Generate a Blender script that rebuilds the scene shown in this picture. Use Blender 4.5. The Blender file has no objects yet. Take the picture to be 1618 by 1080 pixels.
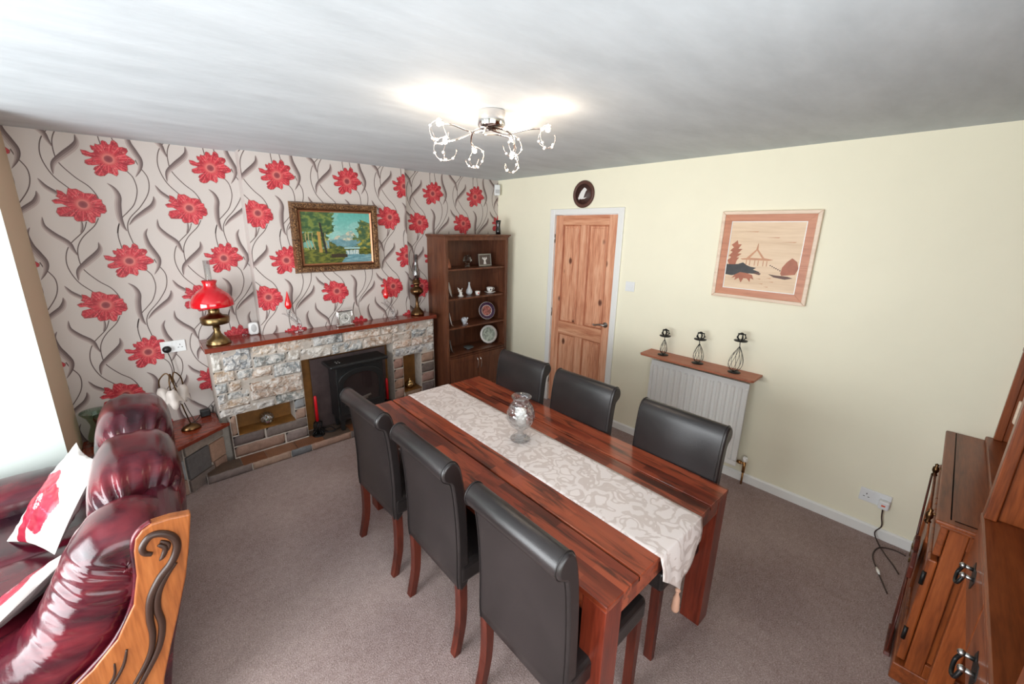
import bpy, bmesh, math, random
from mathutils import Vector, Matrix, noise
from mathutils.geometry import tessellate_polygon
random.seed(7)
PI = math.pi
C = bpy.context.scene.collection
sc = bpy.context.scene

# ------------------------------------------------------------------ camera
CAM = Vector((-3.23655, -3.66575, 1.85271))
FW = Vector((0.64370764, 0.72509924, -0.24468667))
RT = Vector((0.74999204, -0.66131281, 0.01331576))
UP = Vector((0.15215918, 0.19208451, 0.96951077))
cd = bpy.data.cameras.new('camera'); cam = bpy.data.objects.new('camera', cd); C.objects.link(cam)
m = Matrix.Identity(4)
for i in range(3):
    m[i][0] = RT[i]; m[i][1] = UP[i]; m[i][2] = -FW[i]; m[i][3] = CAM[i]
cam.matrix_world = m
cd.sensor_width = 36; cd.lens = 638.901 / 1618 * 36
cd.shift_x = 22.94 / 1618; cd.shift_y = -18.19 / 1618
cd.clip_start = 0.02
sc.camera = cam

# ------------------------------------------------------------------ light, world, exposure
sc.view_settings.view_transform = 'Standard'; sc.view_settings.look = 'None'
sc.view_settings.gamma = 1; sc.view_settings.use_curve_mapping = False
sc.view_settings.exposure = 0.17
w = bpy.data.worlds.new('world'); sc.world = w; w.use_nodes = True
w.node_tree.nodes['Background'].inputs[0].default_value = (0.93, 0.97, 1, 1)
w.node_tree.nodes['Background'].inputs[1].default_value = 1.5

def area(name, loc, to, sx, sy, power, col):
    l = bpy.data.lights.new(name, 'AREA'); l.shape = 'RECTANGLE'; l.size = sx; l.size_y = sy
    l.energy = power; l.color = col
    o = bpy.data.objects.new(name, l); C.objects.link(o); o.location = loc
    d = Vector(to) - Vector(loc)
    o.rotation_euler = d.to_track_quat('-Z', 'Y').to_euler()
    return o
# daylight through the window in the left wall; added rear fill tilted up to brighten the ceiling
area('daylight_left', (-5.22, -2.2, 1.12), (0, -2.0, 0.95), 2.3, 1.6, 122, (0.93, 0.97, 1.0))
area('fill_rear', (-3.35, -4.3, 1.45), (-2.0, -0.6, 3.4), 2.2, 1.4, 44, (0.95, 0.97, 1.0))

# ------------------------------------------------------------------ materials
def mat(name):
    m_ = bpy.data.materials.new(name); m_.use_nodes = True
    return m_, m_.node_tree, m_.node_tree.nodes['Principled BSDF']
def lin(c):
    return tuple(((x / 255) / 12.92 if x / 255 <= 0.04045 else ((x / 255 + 0.055) / 1.055) ** 2.4) for x in c) + (1,)
def bump(nt, b, src, strength, dist=0.01):
    n = nt.nodes.new('ShaderNodeBump'); n.inputs['Strength'].default_value = strength
    n.inputs['Distance'].default_value = dist
    nt.links.new(src, n.inputs['Height']); nt.links.new(n.outputs[0], b.inputs['Normal']); return n
def coords(nt, scale=(1, 1, 1), kind='Object', rot=(0, 0, 0)):
    t = nt.nodes.new('ShaderNodeTexCoord'); mp = nt.nodes.new('ShaderNodeMapping')
    mp.inputs['Scale'].default_value = scale; mp.inputs['Rotation'].default_value = rot
    nt.links.new(t.outputs[kind], mp.inputs[0]); return mp.outputs[0]
def nz(nt, vec, scale, detail=4, rough=0.6, dist=0):
    n = nt.nodes.new('ShaderNodeTexNoise'); n.inputs['Scale'].default_value = scale
    n.inputs['Detail'].default_value = detail; n.inputs['Roughness'].default_value = rough
    n.inputs['Distortion'].default_value = dist
    if vec: nt.links.new(vec, n.inputs['Vector'])
    return n.outputs['Fac']
def ramp(nt, src, stops):
    r = nt.nodes.new('ShaderNodeValToRGB'); e = r.color_ramp.elements
    while len(e) < len(stops): e.new(0.5)
    for i, (p, c) in enumerate(stops): e[i].position = p; e[i].color = c
    nt.links.new(src, r.inputs[0]); return r.outputs[0]
def mix(nt, fac, a, b, mode='MIX'):
    n = nt.nodes.new('ShaderNodeMix'); n.data_type = 'RGBA'; n.blend_type = mode
    for s, v in ((n.inputs[0], fac), (n.inputs[6], a), (n.inputs[7], b)):
        if isinstance(v, (int, float, tuple)): s.default_value = v
        else: nt.links.new(v, s)
    return n.outputs[2]
def plain(name, c, rough=0.5, metal=0, spec=0.5, nscale=0, namt=0, coat=0, bmp=0, trans=0, ior=1.45, em=0):
    m_, nt, b = mat(name)
    b.inputs['Base Color'].default_value = lin(c); b.inputs['Roughness'].default_value = rough
    b.inputs['Metallic'].default_value = metal; b.inputs['Specular IOR Level'].default_value = spec
    b.inputs['Coat Weight'].default_value = coat
    if trans: b.inputs['Transmission Weight'].default_value = trans; b.inputs['IOR'].default_value = ior
    if em: b.inputs['Emission Color'].default_value = lin(c); b.inputs['Emission Strength'].default_value = em
    if nscale:
        f = nz(nt, coords(nt), nscale)
        d = tuple(x * (1 - namt) for x in lin(c)[:3]) + (1,); e = tuple(min(1, x * (1 + namt)) for x in lin(c)[:3]) + (1,)
        nt.links.new(ramp(nt, f, [(0.3, d), (0.7, e)]), b.inputs['Base Color'])
        if bmp: bump(nt, b, f, bmp, 0.003)
    return m_
def woodm(name, dark, mid, light, axis='x', scale=1.0, rough=0.35, coat=0.0, knots=False, contrast=1.0):
    m_, nt, b = mat(name)
    s = {'x': (1.2, 14, 14), 'y': (14, 1.2, 14), 'z': (14, 14, 1.2)}[axis]
    v = coords(nt, tuple(k * scale for k in s))
    f = nz(nt, v, 1.6, 6, 0.62, 0.6)
    f2 = nz(nt, v, 9, 3, 0.5)
    c = ramp(nt, f, [(0.33, lin(dark)), (0.5, lin(mid)), (0.68, lin(light))])
    c2 = mix(nt, 0.25, c, ramp(nt, f2, [(0.35, lin(dark)), (0.6, lin(light))]))
    if knots:
        vo = nt.nodes.new('ShaderNodeTexVoronoi'); vo.inputs['Scale'].default_value = 1
        nt.links.new(coords(nt, {'z': (5.5, 5.5, 3.2), 'x': (3, 6, 6), 'y': (6, 3, 6)}[axis]), vo.inputs['Vector'])
        k = ramp(nt, vo.outputs['Distance'], [(0.0, (1, 1, 1, 1)), (0.075, (0.9, 0.9, 0.9, 1)), (0.13, (0, 0, 0, 1))])
        c2 = mix(nt, k, c2, lin((96, 48, 30)))
    nt.links.new(c2, b.inputs['Base Color'])
    b.inputs['Roughness'].default_value = rough; b.inputs['Coat Weight'].default_value = coat
    bump(nt, b, f2, 0.06, 0.002)
    return m_

M = {}
M['cream'] = plain('cream_paint', (245, 240, 216), 0.75, nscale=3, namt=0.015)
M['white_wall'] = plain('pale_paint', (200, 208, 202), 0.75)
M['shaded_wall'] = plain('shaded_wall_paint', (206, 186, 158), 0.75)  # wall colour darkened to tan, shade put into the colour
M['white'] = plain('white_gloss', (238, 238, 234), 0.35)
M['plastic'] = plain('white_plastic', (236, 238, 238), 0.3)
M['black'] = plain('black_plastic', (18, 18, 19), 0.4)
M['hole'] = plain('dark_hole', (30, 28, 28), 0.6)
M['paper'] = plain('wallpaper_ground', (202, 193, 187), 0.6)
M['iron'] = plain('black_iron', (22, 22, 22), 0.45, metal=0.3)
M['stove'] = plain('stove_black', (30, 31, 32), 0.34)
M['chrome'] = plain('chrome', (225, 222, 220), 0.08, metal=1)
M['steel'] = plain('brushed_steel', (170, 170, 168), 0.3, metal=1)
M['brass'] = plain('aged_brass', (128, 106, 72), 0.3, metal=1, nscale=14, namt=0.2)
M['brass_dark'] = plain('dark_brass', (104, 78, 52), 0.28, metal=1, nscale=14, namt=0.25)
M['red_candle'] = plain('red_wax', (214, 20, 34), 0.35)
M['white_candle'] = plain('white_wax', (240, 236, 228), 0.4)
M['red_glass'] = plain('red_glass', (200, 10, 28), 0.08, coat=1)
M['red_drop'] = plain('red_drop_glass', (214, 14, 22), 0.06, coat=1)
M['china'] = plain('white_china', (236, 234, 230), 0.15)
M['china_blue'] = plain('patterned_china', (200, 205, 215), 0.2, nscale=60, namt=0.5)
M['frosted'] = plain('grey_plastic', (190, 190, 190), 0.4)
M['green'] = plain('green_stones', (20, 110, 80), 0.3)
M['shade_fabric'] = plain('tulip_shade', (206, 196, 188), 0.45)
M['gold'] = plain('pot_gold', (168, 140, 98), 0.25, metal=1)
def glassm(name, c=(250, 252, 252), rough=0.0, alpha=0.0):
    m_, nt, b = mat(name); nt.nodes.remove(b)
    out = nt.nodes['Material Output']
    g = nt.nodes.new('ShaderNodeBsdfGlossy'); g.inputs['Roughness'].default_value = 0.03
    t = nt.nodes.new('ShaderNodeBsdfTransparent'); t.inputs[0].default_value = lin(c)
    mx = nt.nodes.new('ShaderNodeMixShader'); lw = nt.nodes.new('ShaderNodeLayerWeight'); lw.inputs[0].default_value = 0.45
    mm = nt.nodes.new('ShaderNodeMath'); mm.operation = 'MULTIPLY_ADD'; mm.inputs[1].default_value = 0.6; mm.inputs[2].default_value = alpha
    nt.links.new(lw.outputs['Facing'], mm.inputs[0]); nt.links.new(mm.outputs[0], mx.inputs[0])
    nt.links.new(t.outputs[0], mx.inputs[1]); nt.links.new(g.outputs[0], mx.inputs[2]); nt.links.new(mx.outputs[0], out.inputs[0])
    return m_
M['glass'] = glassm('clear_glass')
M['pane'] = glassm('window_glass', alpha=0.02)
M['smoky'] = glassm('smoky_glass', (206, 202, 202), alpha=0.12)
M['glass_green'] = glassm('green_tint_glass', (205, 225, 212), alpha=0.04)
def cutglass():
    m_, nt, b = mat('cut_crystal'); nt.nodes.remove(b)
    out = nt.nodes['Material Output']
    vo = nt.nodes.new('ShaderNodeTexVoronoi'); vo.inputs['Scale'].default_value = 48; nt.links.new(coords(nt), vo.inputs['Vector'])
    bp = nt.nodes.new('ShaderNodeBump'); bp.inputs['Strength'].default_value = 1.0; bp.inputs['Distance'].default_value = 0.006
    nt.links.new(vo.outputs['Distance'], bp.inputs['Height'])
    g = nt.nodes.new('ShaderNodeBsdfGlossy'); g.inputs['Roughness'].default_value = 0.08; nt.links.new(bp.outputs[0], g.inputs['Normal'])
    t = nt.nodes.new('ShaderNodeBsdfTransparent'); t.inputs[0].default_value = (0.96, 0.97, 0.98, 1)
    lw = nt.nodes.new('ShaderNodeLayerWeight'); lw.inputs[0].default_value = 0.5; nt.links.new(bp.outputs[0], lw.inputs['Normal'])
    mm = nt.nodes.new('ShaderNodeMath'); mm.operation = 'MULTIPLY_ADD'; mm.inputs[1].default_value = 0.5; mm.inputs[2].default_value = 0.07; mm.use_clamp = True
    nt.links.new(lw.outputs['Facing'], mm.inputs[0])
    mx = nt.nodes.new('ShaderNodeMixShader'); nt.links.new(mm.outputs[0], mx.inputs[0]); nt.links.new(t.outputs[0], mx.inputs[1]); nt.links.new(g.outputs[0], mx.inputs[2]); nt.links.new(mx.outputs[0], out.inputs[0])
    return m_
M['crystal'] = cutglass()

def carpet():
    m_, nt, b = mat('carpet_pile')
    v = coords(nt)
    f = nz(nt, v, 170, 3, 0.7); g = nz(nt, v, 1.3, 3, 0.5); h = nz(nt, v, 28, 4, 0.7)
    c = ramp(nt, f, [(0.34, lin((92, 74, 72))), (0.5, lin((164, 142, 138))), (0.68, lin((226, 208, 204)))])
    c = mix(nt, 0.35, c, ramp(nt, h, [(0.35, lin((132, 110, 106))), (0.62, lin((190, 170, 166)))]))
    c = mix(nt, 0.35, c, ramp(nt, g, [(0.38, lin((130, 108, 102))), (0.62, lin((186, 168, 160)))]))
    nt.links.new(c, b.inputs['Base Color']); b.inputs['Roughness'].default_value = 0.95
    b.inputs['Specular IOR Level'].default_value = 0.1
    bump(nt, b, f, 0.8, 0.006)
    return m_
M['carpet'] = carpet()
def ceilm():
    m_, nt, b = mat('ceiling_plaster')
    f = nz(nt, coords(nt, (1, 3, 1)), 2.2, 4)
    nt.links.new(ramp(nt, f, [(0.3, lin((190, 197, 201))), (0.7, lin((206, 213, 217)))]), b.inputs['Base Color'])
    b.inputs['Roughness'].default_value = 0.8
    bump(nt, b, f, 0.3, 0.02)
    return m_
M['ceiling'] = ceilm()
def leather(name, stops, rough, scale=3.0, wr=0.15, gscale=220, aniso=(1, 1, 1)):
    m_, nt, b = mat(name)
    v = coords(nt, aniso)
    f = nz(nt, v, scale, 4, 0.6, 0.4); g = nz(nt, coords(nt), gscale, 2, 0.5)
    nt.links.new(ramp(nt, f, stops), b.inputs['Base Color'])
    b.inputs['Roughness'].default_value = rough
    bp = bump(nt, b, g, wr, 0.0015)
    return m_
M['oxblood'] = leather('oxblood_leather', [(0.32, lin((34, 10, 20))), (0.5, lin((74, 14, 28))), (0.7, lin((112, 30, 40)))], 0.21, 3.2, 0.15, 160, (1.2, 1.2, 4))
M['dark_leather'] = leather('dark_brown_leather', [(0.3, lin((31, 28, 28))), (0.7, lin((44, 39, 39)))], 0.28, 3, 0.3, 380)
M['dark_piping'] = plain('dark_seam', (30, 26, 26), 0.4)
def tablewood():
    m_, nt, b = mat('red_acacia_staves')
    v = coords(nt)
    br = nt.nodes.new('ShaderNodeTexBrick')
    mp = nt.nodes.new('ShaderNodeMapping'); mp.inputs['Rotation'].default_value = (0, 0, PI / 2); nt.links.new(v, mp.inputs[0])
    nt.links.new(mp.outputs[0], br.inputs['Vector'])
    br.inputs['Scale'].default_value = 1; br.inputs['Brick Width'].default_value = 0.34; br.inputs['Row Height'].default_value = 0.046
    br.inputs['Mortar Size'].default_value = 0.0; br.offset = 0.37; br.inputs['Bias'].default_value = 0.0
    br.inputs['Color1'].default_value = (0, 0, 0, 1); br.inputs['Color2'].default_value = (1, 1, 1, 1)
    f = nz(nt, coords(nt, (16, 1.7, 16)), 2.0, 5, 0.65, 0.8); g = nz(nt, coords(nt, (9, 1.6, 9)), 1.4, 3, 0.5)
    tone = ramp(nt, br.outputs['Color'], [(0.0, lin((78, 30, 16))), (0.3, lin((132, 54, 32))), (0.65, lin((170, 82, 52))), (1.0, lin((146, 64, 38)))])
    c = mix(nt, ramp(nt, f, [(0.46, (0, 0, 0, 1)), (0.64, (0.85, 0.85, 0.85, 1))]), tone, lin((54, 26, 16)))
    c = mix(nt, ramp(nt, g, [(0.5, (0, 0, 0, 1)), (0.75, (0.6, 0.6, 0.6, 1))]), c, lin((178, 90, 58)))
    nt.links.new(c, b.inputs['Base Color']); b.inputs['Roughness'].default_value = 0.28
    b.inputs['Coat Weight'].default_value = 0.3; b.inputs['Coat Roughness'].default_value = 0.15
    return m_
M['table'] = tablewood()
M['groove'] = plain('dark_groove', (16, 8, 6), 0.8, spec=0.1)
M['chair_leg'] = woodm('mahogany_leg', (48, 16, 10), (84, 32, 20), (110, 46, 30), 'z', 1, 0.35)
M['mantel'] = woodm('mantel_wood', (96, 32, 16), (122, 42, 20), (138, 52, 28), 'x', 1, 0.22, 0.4)
M['bookcase'] = woodm('walnut_stain', (66, 34, 22), (100, 58, 39), (122, 76, 52), 'z', 1, 0.35)
M['shelfwood'] = woodm('shelf_orange', (150, 84, 58), (176, 104, 76), (190, 118, 88), 'y', 1, 0.45)
M['pine'] = woodm('knotty_pine', (176, 98, 66), (220, 154, 118), (240, 190, 156), 'z', 0.7, 0.45, 0, True)
M['pine_x'] = woodm('pine_rail', (176, 98, 66), (214, 148, 112), (236, 184, 148), 'y', 0.7, 0.45, 0, True)
M['pine_dark'] = woodm('pine_moulding', (150, 82, 54), (186, 116, 82), (206, 140, 104), 'z', 0.7, 0.45)
M['dresser'] = woodm('dresser_oak', (98, 44, 16), (138, 68, 28), (160, 86, 42), 'z', 1, 0.35, 0.15)
M['dresser_x'] = woodm('dresser_oak_long', (92, 42, 16), (130, 64, 28), (150, 80, 40), 'x', 1, 0.36, 0.08)
M['carved'] = woodm('sofa_show_wood', (120, 62, 24), (164, 92, 42), (184, 112, 58), 'z', 1, 0.35, 0.1)
M['carved_dark'] = plain('dark_carving', (56, 34, 24), 0.4)
M['frame_light'] = woodm('frame_light', (214, 186, 160), (232, 208, 184), (240, 220, 198), 'y', 1, 0.45)
M['frame_red'] = woodm('frame_red', (176, 108, 76), (196, 128, 94), (206, 142, 108), 'y', 1, 0.45)
M['veneer'] = woodm('pale_veneer', (214, 182, 148), (228, 200, 168), (236, 210, 180), 'y', 0.7, 0.5)
M['ven_red'] = plain('red_veneer', (168, 96, 66), 0.5, nscale=20, namt=0.15)
M['ven_mid'] = plain('mid_veneer', (196, 140, 104), 0.5, nscale=20, namt=0.1)
M['ven_black'] = plain('black_veneer', (46, 44, 44), 0.5, nscale=30, namt=0.4)
M['ven_dk'] = plain('dark_veneer', (92, 56, 42), 0.5)
M['oval_brown'] = plain('oval_brown', (88, 54, 44), 0.5, nscale=18, namt=0.2)
M['gilt'] = None
def gilt():
    m_, nt, b = mat('gilt_moulding')
    f = nz(nt, coords(nt), 75, 4, 0.7, 1.5)
    nt.links.new(ramp(nt, f, [(0.4, lin((52, 32, 22))), (0.55, lin((140, 98, 62))), (0.7, lin((214, 180, 130)))]), b.inputs['Base Color'])
    b.inputs['Metallic'].default_value = 0.45; b.inputs['Roughness'].default_value = 0.35
    bump(nt, b, f, 1.0, 0.006); return m_
M['gilt'] = gilt()
M['gilt_in'] = plain('copper_slip', (196, 132, 98), 0.3, metal=0.5)
def vcol(name, rough, ns=0, amt=0.0, white=False, bmp=0.0, spec=0.5, attr='Col', scale=40):
    m_, nt, b = mat(name)
    a = nt.nodes.new('ShaderNodeAttribute'); a.attribute_name = attr
    c = a.outputs['Color']
    if ns:
        f = nz(nt, coords(nt), ns, 5, 0.65, 0.5)
        c = mix(nt, amt, c, ramp(nt, f, [(0.3, (0.12, 0.12, 0.12, 1)), (0.7, (1, 1, 1, 1))]), 'MULTIPLY')
        if bmp: bump(nt, b, f, bmp, 0.008)
    if white:
        g = nz(nt, coords(nt), 22, 6, 0.72, 1.0)
        c = mix(nt, ramp(nt, g, [(0.40, (0, 0, 0, 1)), (0.60, (0.85, 0.85, 0.85, 1))]), c, lin((226, 221, 215)))
    nt.links.new(c, b.inputs['Base Color']); b.inputs['Roughness'].default_value = rough
    b.inputs['Specular IOR Level'].default_value = spec
    return m_
M['stone_rough'] = vcol('limewashed_stone', 0.9, 34, 0.55, True, 0.9)
M['stone_smooth'] = vcol('dressed_stone', 0.8, 26, 0.4, False, 0.3)
M['mortar'] = plain('mortar', (186, 176, 166), 0.95, nscale=30, namt=0.15)
M['tile'] = vcol('glazed_hearth_tile', 0.35, 12, 0.35)
M['tan_tile'] = plain('ochre_back_tile', (124, 82, 34), 0.5, nscale=7, namt=0.4)
M['heat_metal'] = plain('heat_tinted_metal', (104, 90, 90), 0.35, metal=0.5, nscale=6, namt=0.3)
M['cushion'] = vcol('satin_cushion', 0.32)
M['canvas'] = vcol('oil_paint', 0.4, 60, 0.3, False, 0.3)
M['leaf'] = vcol('wallpaper_leaf', 0.6)

# flower ink: radial colouring from a 'flower' attribute holding (dx, dz, 0)
def flowerm():
    m_, nt, b = mat('wallpaper_flower')
    a = nt.nodes.new('ShaderNodeAttribute'); a.attribute_name = 'Loc'
    ln = nt.nodes.new('ShaderNodeVectorMath'); ln.operation = 'LENGTH'; nt.links.new(a.outputs['Vector'], ln.inputs[0])
    nrm = nt.nodes.new('ShaderNodeVectorMath'); nrm.operation = 'NORMALIZE'; nt.links.new(a.outputs['Vector'], nrm.inputs[0])
    streak = nz(nt, nrm.outputs[0], 9, 3, 0.6); blot = nz(nt, a.outputs['Vector'], 34, 4, 0.65, 0.6)
    base = ramp(nt, streak, [(0.35, lin((150, 22, 40))), (0.5, lin((198, 40, 56))), (0.62, lin((226, 92, 98)))])
    base = mix(nt, ramp(nt, blot, [(0.5, (0, 0, 0, 1)), (0.62, (0.8, 0.8, 0.8, 1))]), base, lin((150, 22, 40)))
    base = mix(nt, ramp(nt, nz(nt, a.outputs['Vector'], 26, 2, 0.5, 1.5), [(0.485, (0, 0, 0, 1)), (0.5, (0.8, 0.8, 0.8, 1)), (0.515, (0, 0, 0, 1))]), base, lin((226, 150, 140)))
    ctr = ramp(nt, ln.outputs['Value'], [(0.0, lin((128, 44, 56))), (0.019, lin((150, 66, 70))), (0.022, lin((214, 120, 112))), (0.036, lin((206, 84, 84))), (0.052, lin((200, 50, 62)))])
    fac = ramp(nt, ln.outputs['Value'], [(0.03, (1, 1, 1, 1)), (0.055, (0, 0, 0, 1))])
    nt.links.new(mix(nt, fac, base, ctr), b.inputs['Base Color']); b.inputs['Roughness'].default_value = 0.55
    return m_
M['flower'] = flowerm()
M['stem'] = plain('wallpaper_stem', (98, 82, 78), 0.6)
M['outline'] = plain('wallpaper_petal_edge', (150, 92, 84), 0.6)
def runner():
    m_, nt, b = mat('damask_runner')
    v = coords(nt, (1, 1, 1))
    f = nz(nt, v, 15, 1.5, 0.5, 1.0)
    c = ramp(nt, f, [(0.45, lin((236, 226, 222))), (0.48, lin((216, 203, 197))), (0.56, lin((214, 200, 194))), (0.60, lin((238, 228, 224)))])
    nt.links.new(c, b.inputs['Base Color'])
    nt.links.new(ramp(nt, f, [(0.47, (0.6, 0.6, 0.6, 1)), (0.5, (0.3, 0.3, 0.3, 1)), (0.59, (0.6, 0.6, 0.6, 1))]), b.inputs['Roughness'])
    return m_
M['runner'] = runner()
M['tassel'] = plain('peach_tassel', (206, 160, 136), 0.8)
M['bulb'] = plain('halogen_bulb', (255, 226, 196), 0.3, em=28)
M['bead'] = plain('crystal_bead', (248, 238, 232), 0.08, spec=1.0, em=0.25)
M['lamp_wire'] = plain('lamp_wire', (206, 190, 180), 0.2, metal=0.8)
M['cable'] = plain('brown_flex', (58, 42, 36), 0.5)
M['copper'] = plain('brass_valve', (176, 132, 84), 0.3, metal=1)

# ------------------------------------------------------------------ builders
class MB:
    def __init__(s):
        s.b = bmesh.new(); s.col = s.b.loops.layers.float_color.new('Col'); s.loc = s.b.verts.layers.float_vector.new('Loc')
        s.mi = 0; s.c = None
    def _f(s, vs, smooth=False):
        try: f = s.b.faces.new(vs)
        except ValueError: return None
        f.material_index = s.mi; f.smooth = smooth
        if s.c:
            for l in f.loops: l[s.col] = s.c
        return f
    def v(s, p): return s.b.verts.new(p)
    def box(s, x0, x1, y0, y1, z0, z1, mat_=None):
        P = [(x0, y0, z0), (x1, y0, z0), (x1, y1, z0), (x0, y1, z0), (x0, y0, z1), (x1, y0, z1), (x1, y1, z1), (x0, y1, z1)]
        if mat_ is not None: P = [mat_ @ Vector(p) for p in P]
        V = [s.v(p) for p in P]
        for q in ((0, 3, 2, 1), (4, 5, 6, 7), (0, 1, 5, 4), (1, 2, 6, 5), (2, 3, 7, 6), (3, 0, 4, 7)): s._f([V[i] for i in q])
        return s
    def prism(s, pts, ax, a, b_, smooth=False):
        def mk(p, t):
            return {'x': (t, p[0], p[1]), 'y': (p[0], t, p[1]), 'z': (p[0], p[1], t)}[ax]
        A = [s.v(mk(p, a)) for p in pts]; B = [s.v(mk(p, b_)) for p in pts]; n = len(pts)
        s._f(A); s._f(B[::-1])
        for i in range(n): s._f([A[i], B[i], B[(i + 1) % n], A[(i + 1) % n]], smooth)
        return s
    def lathe(s, prof, c=(0, 0, 0), n=28, squash=(1, 1), smooth=True, rot=None):
        rings = []
        for r, z in prof:
            ring = []
            for i in range(n):
                a = 2 * PI * i / n; p = Vector((r * math.cos(a) * squash[0], r * math.sin(a) * squash[1], z))
                if rot is not None: p = rot @ p
                ring.append(s.v(p + Vector(c)))
            rings.append(ring)
        for k in range(len(rings) - 1):
            for i in range(n): s._f([rings[k][i], rings[k][(i + 1) % n], rings[k + 1][(i + 1) % n], rings[k + 1][i]], smooth)
        if prof[0] != prof[-1]:
            if prof[0][0] > 1e-5: s._f(rings[0][::-1])
            if prof[-1][0] > 1e-5: s._f(rings[-1])
        return s
    def tube(s, pts, r, n=8, cap=True, rs=None):
        pts = [Vector(p) for p in pts]; rings = []; up = Vector((0, 0, 1)); prev = None
        for i, p in enumerate(pts):
            t = (pts[min(i + 1, len(pts) - 1)] - pts[max(i - 1, 0)]).normalized()
            a = t.cross(up)
            if a.length < 0.05: a = t.cross(Vector((1, 0, 0)))
            a.normalize()
            if prev is not None:
                a = prev - t * prev.dot(t)
                if a.length < 1e-4: a = t.cross(up)
                a.normalize()
            prev = a.copy(); b2 = t.cross(a).normalized(); rr = rs[i] if rs else r
            rings.append([s.v(p + (a * math.cos(2 * PI * k / n) + b2 * math.sin(2 * PI * k / n)) * rr) for k in range(n)])
        for k in range(len(rings) - 1):
            for i in range(n): s._f([rings[k][i], rings[k][(i + 1) % n], rings[k + 1][(i + 1) % n], rings[k + 1][i]], True)
        if cap: s._f(rings[0][::-1]); s._f(rings[-1])
        return s
    def ball(s, c, r, n=12, sq=(1, 1, 1)):
        prof = [(max(1e-6, r * math.sin(PI * k / n)), -r * math.cos(PI * k / n)) for k in range(n + 1)]
        return s.lathe([(a * 1, b_ * sq[2]) for a, b_ in prof], c, max(10, n), (sq[0], sq[1]))
    def sup(s, c, r, e=0.45, n=36, m_=24, rot=None, fn=None):
        # superellipsoid, optionally displaced by fn(p, nrm)
        def sp(w_, e_): return math.copysign(abs(w_) ** e_, w_)
        rings = []
        for j in range(m_ + 1):
            ph = -PI / 2 + PI * j / m_; ring = []
            for i in range(n):
                th = 2 * PI * i / n
                p = Vector((r[0] * sp(math.cos(ph), e) * sp(math.cos(th), e), r[1] * sp(math.cos(ph), e) * sp(math.sin(th), e), r[2] * sp(math.sin(ph), e)))
                if fn: p = p + fn(p)
                if rot is not None: p = rot @ p
                ring.append(s.v(p + Vector(c)))
            rings.append(ring)
        for k in range(m_):
            for i in range(n): s._f([rings[k][i], rings[k][(i + 1) % n], rings[k + 1][(i + 1) % n], rings[k + 1][i]], True)
        return s
    def poly(s, pts):
        return s._f([s.v(p) for p in pts])
    def done(s, name, mats, parent=None, bevel=0, seg=2, weld=False, sub=0, angle=40):
        if weld: bmesh.ops.remove_doubles(s.b, verts=s.b.verts, dist=1e-5)
        bmesh.ops.recalc_face_normals(s.b, faces=s.b.faces)
        me = bpy.data.meshes.new(name)
        if parent is not None:
            off = wloc(parent)
            for v_ in s.b.verts: v_.co -= off
        s.b.to_mesh(me); s.b.free()
        for q in (mats if isinstance(mats, (list, tuple)) else [mats]): me.materials.append(M[q] if isinstance(q, str) else q)
        o = bpy.data.objects.new(name, me); C.objects.link(o)
        if parent is not None: o.parent = parent
        if bevel:
            md = o.modifiers.new('bevel', 'BEVEL'); md.width = bevel; md.segments = seg; md.limit_method = 'ANGLE'; md.angle_limit = math.radians(angle)
            md.harden_normals = False
        if sub:
            md = o.modifiers.new('sub', 'SUBSURF'); md.levels = sub; md.render_levels = sub
        return o
def wloc(o):
    p = Vector((0, 0, 0))
    while o is not None: p = p + o.location; o = o.parent
    return p
def tag(o, label=None, cat=None, group=None, kind=None):
    if label: o['label'] = label
    if cat: o['category'] = cat
    if group: o['group'] = group
    if kind: o['kind'] = kind
    return o
def thing(name, label, cat, loc=(0, 0, 0), group=None):
    o = bpy.data.objects.new(name, None); o.empty_display_size = 0.05; C.objects.link(o); o.location = loc
    return tag(o, label, cat, group)
def struct(o): o['kind'] = 'structure'; return o
def box(name, m_, x0, x1, y0, y1, z0, z1, parent=None, bevel=0.0):
    return MB().box(x0, x1, y0, y1, z0, z1).done(name, m_, parent, bevel)
def spl(P, n=8):
    # Catmull-Rom resample
    P = [Vector(p) for p in P]; out = []
    for i in range(len(P) - 1):
        a = P[max(i - 1, 0)]; b = P[i]; c = P[i + 1]; d = P[min(i + 2, len(P) - 1)]
        for k in range(n):
            t = k / n
            out.append(0.5 * ((2 * b) + (c - a) * t + (2 * a - 5 * b + 4 * c - d) * t * t + (3 * b - a - 3 * c + d) * t ** 3))
    out.append(P[-1]); return out
def copy_tree(o, parent=None):
    c = o.copy(); C.objects.link(c); c.parent = parent
    for ch in list(o.children): copy_tree(ch, c)
    return c

# ------------------------------------------------------------------ wallpaper pattern (metres, one repeat, origin at the upper flower)
STEMS= [[(0.067, -0.055), (0.08, -0.071), (0.104, -0.11), (0.111, -0.186), (0.084, -0.272), (0.042, -0.327), (0.009, -0.364), (-0.019, -0.419), (-0.03, -0.464)], [(-0.008, -0.39), (-0.029, -0.472), (-0.023, -0.564), (-0.014, -0.601)], [(0.131, 0.007), (0.143, -0.03), (0.178, -0.102), (0.168, -0.193), (0.114, -0.287), (0.044, -0.371), (0.025, -0.444), (0.039, -0.537), (0.04, -0.574)], [(-0.106, -0.37), (-0.133, -0.419), (-0.197, -0.489), (-0.232, -0.559), (-0.238, -0.639), (-0.225, -0.697), (-0.172, -0.77), (-0.119, -0.821), (-0.092, -0.871), (-0.084, -0.911)], [(-0.165, -0.393), (-0.191, -0.454), (-0.261, -0.532), (-0.291, -0.601), (-0.295, -0.68), (-0.264, -0.772), (-0.204, -0.846), (-0.19, -0.88)]]
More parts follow.
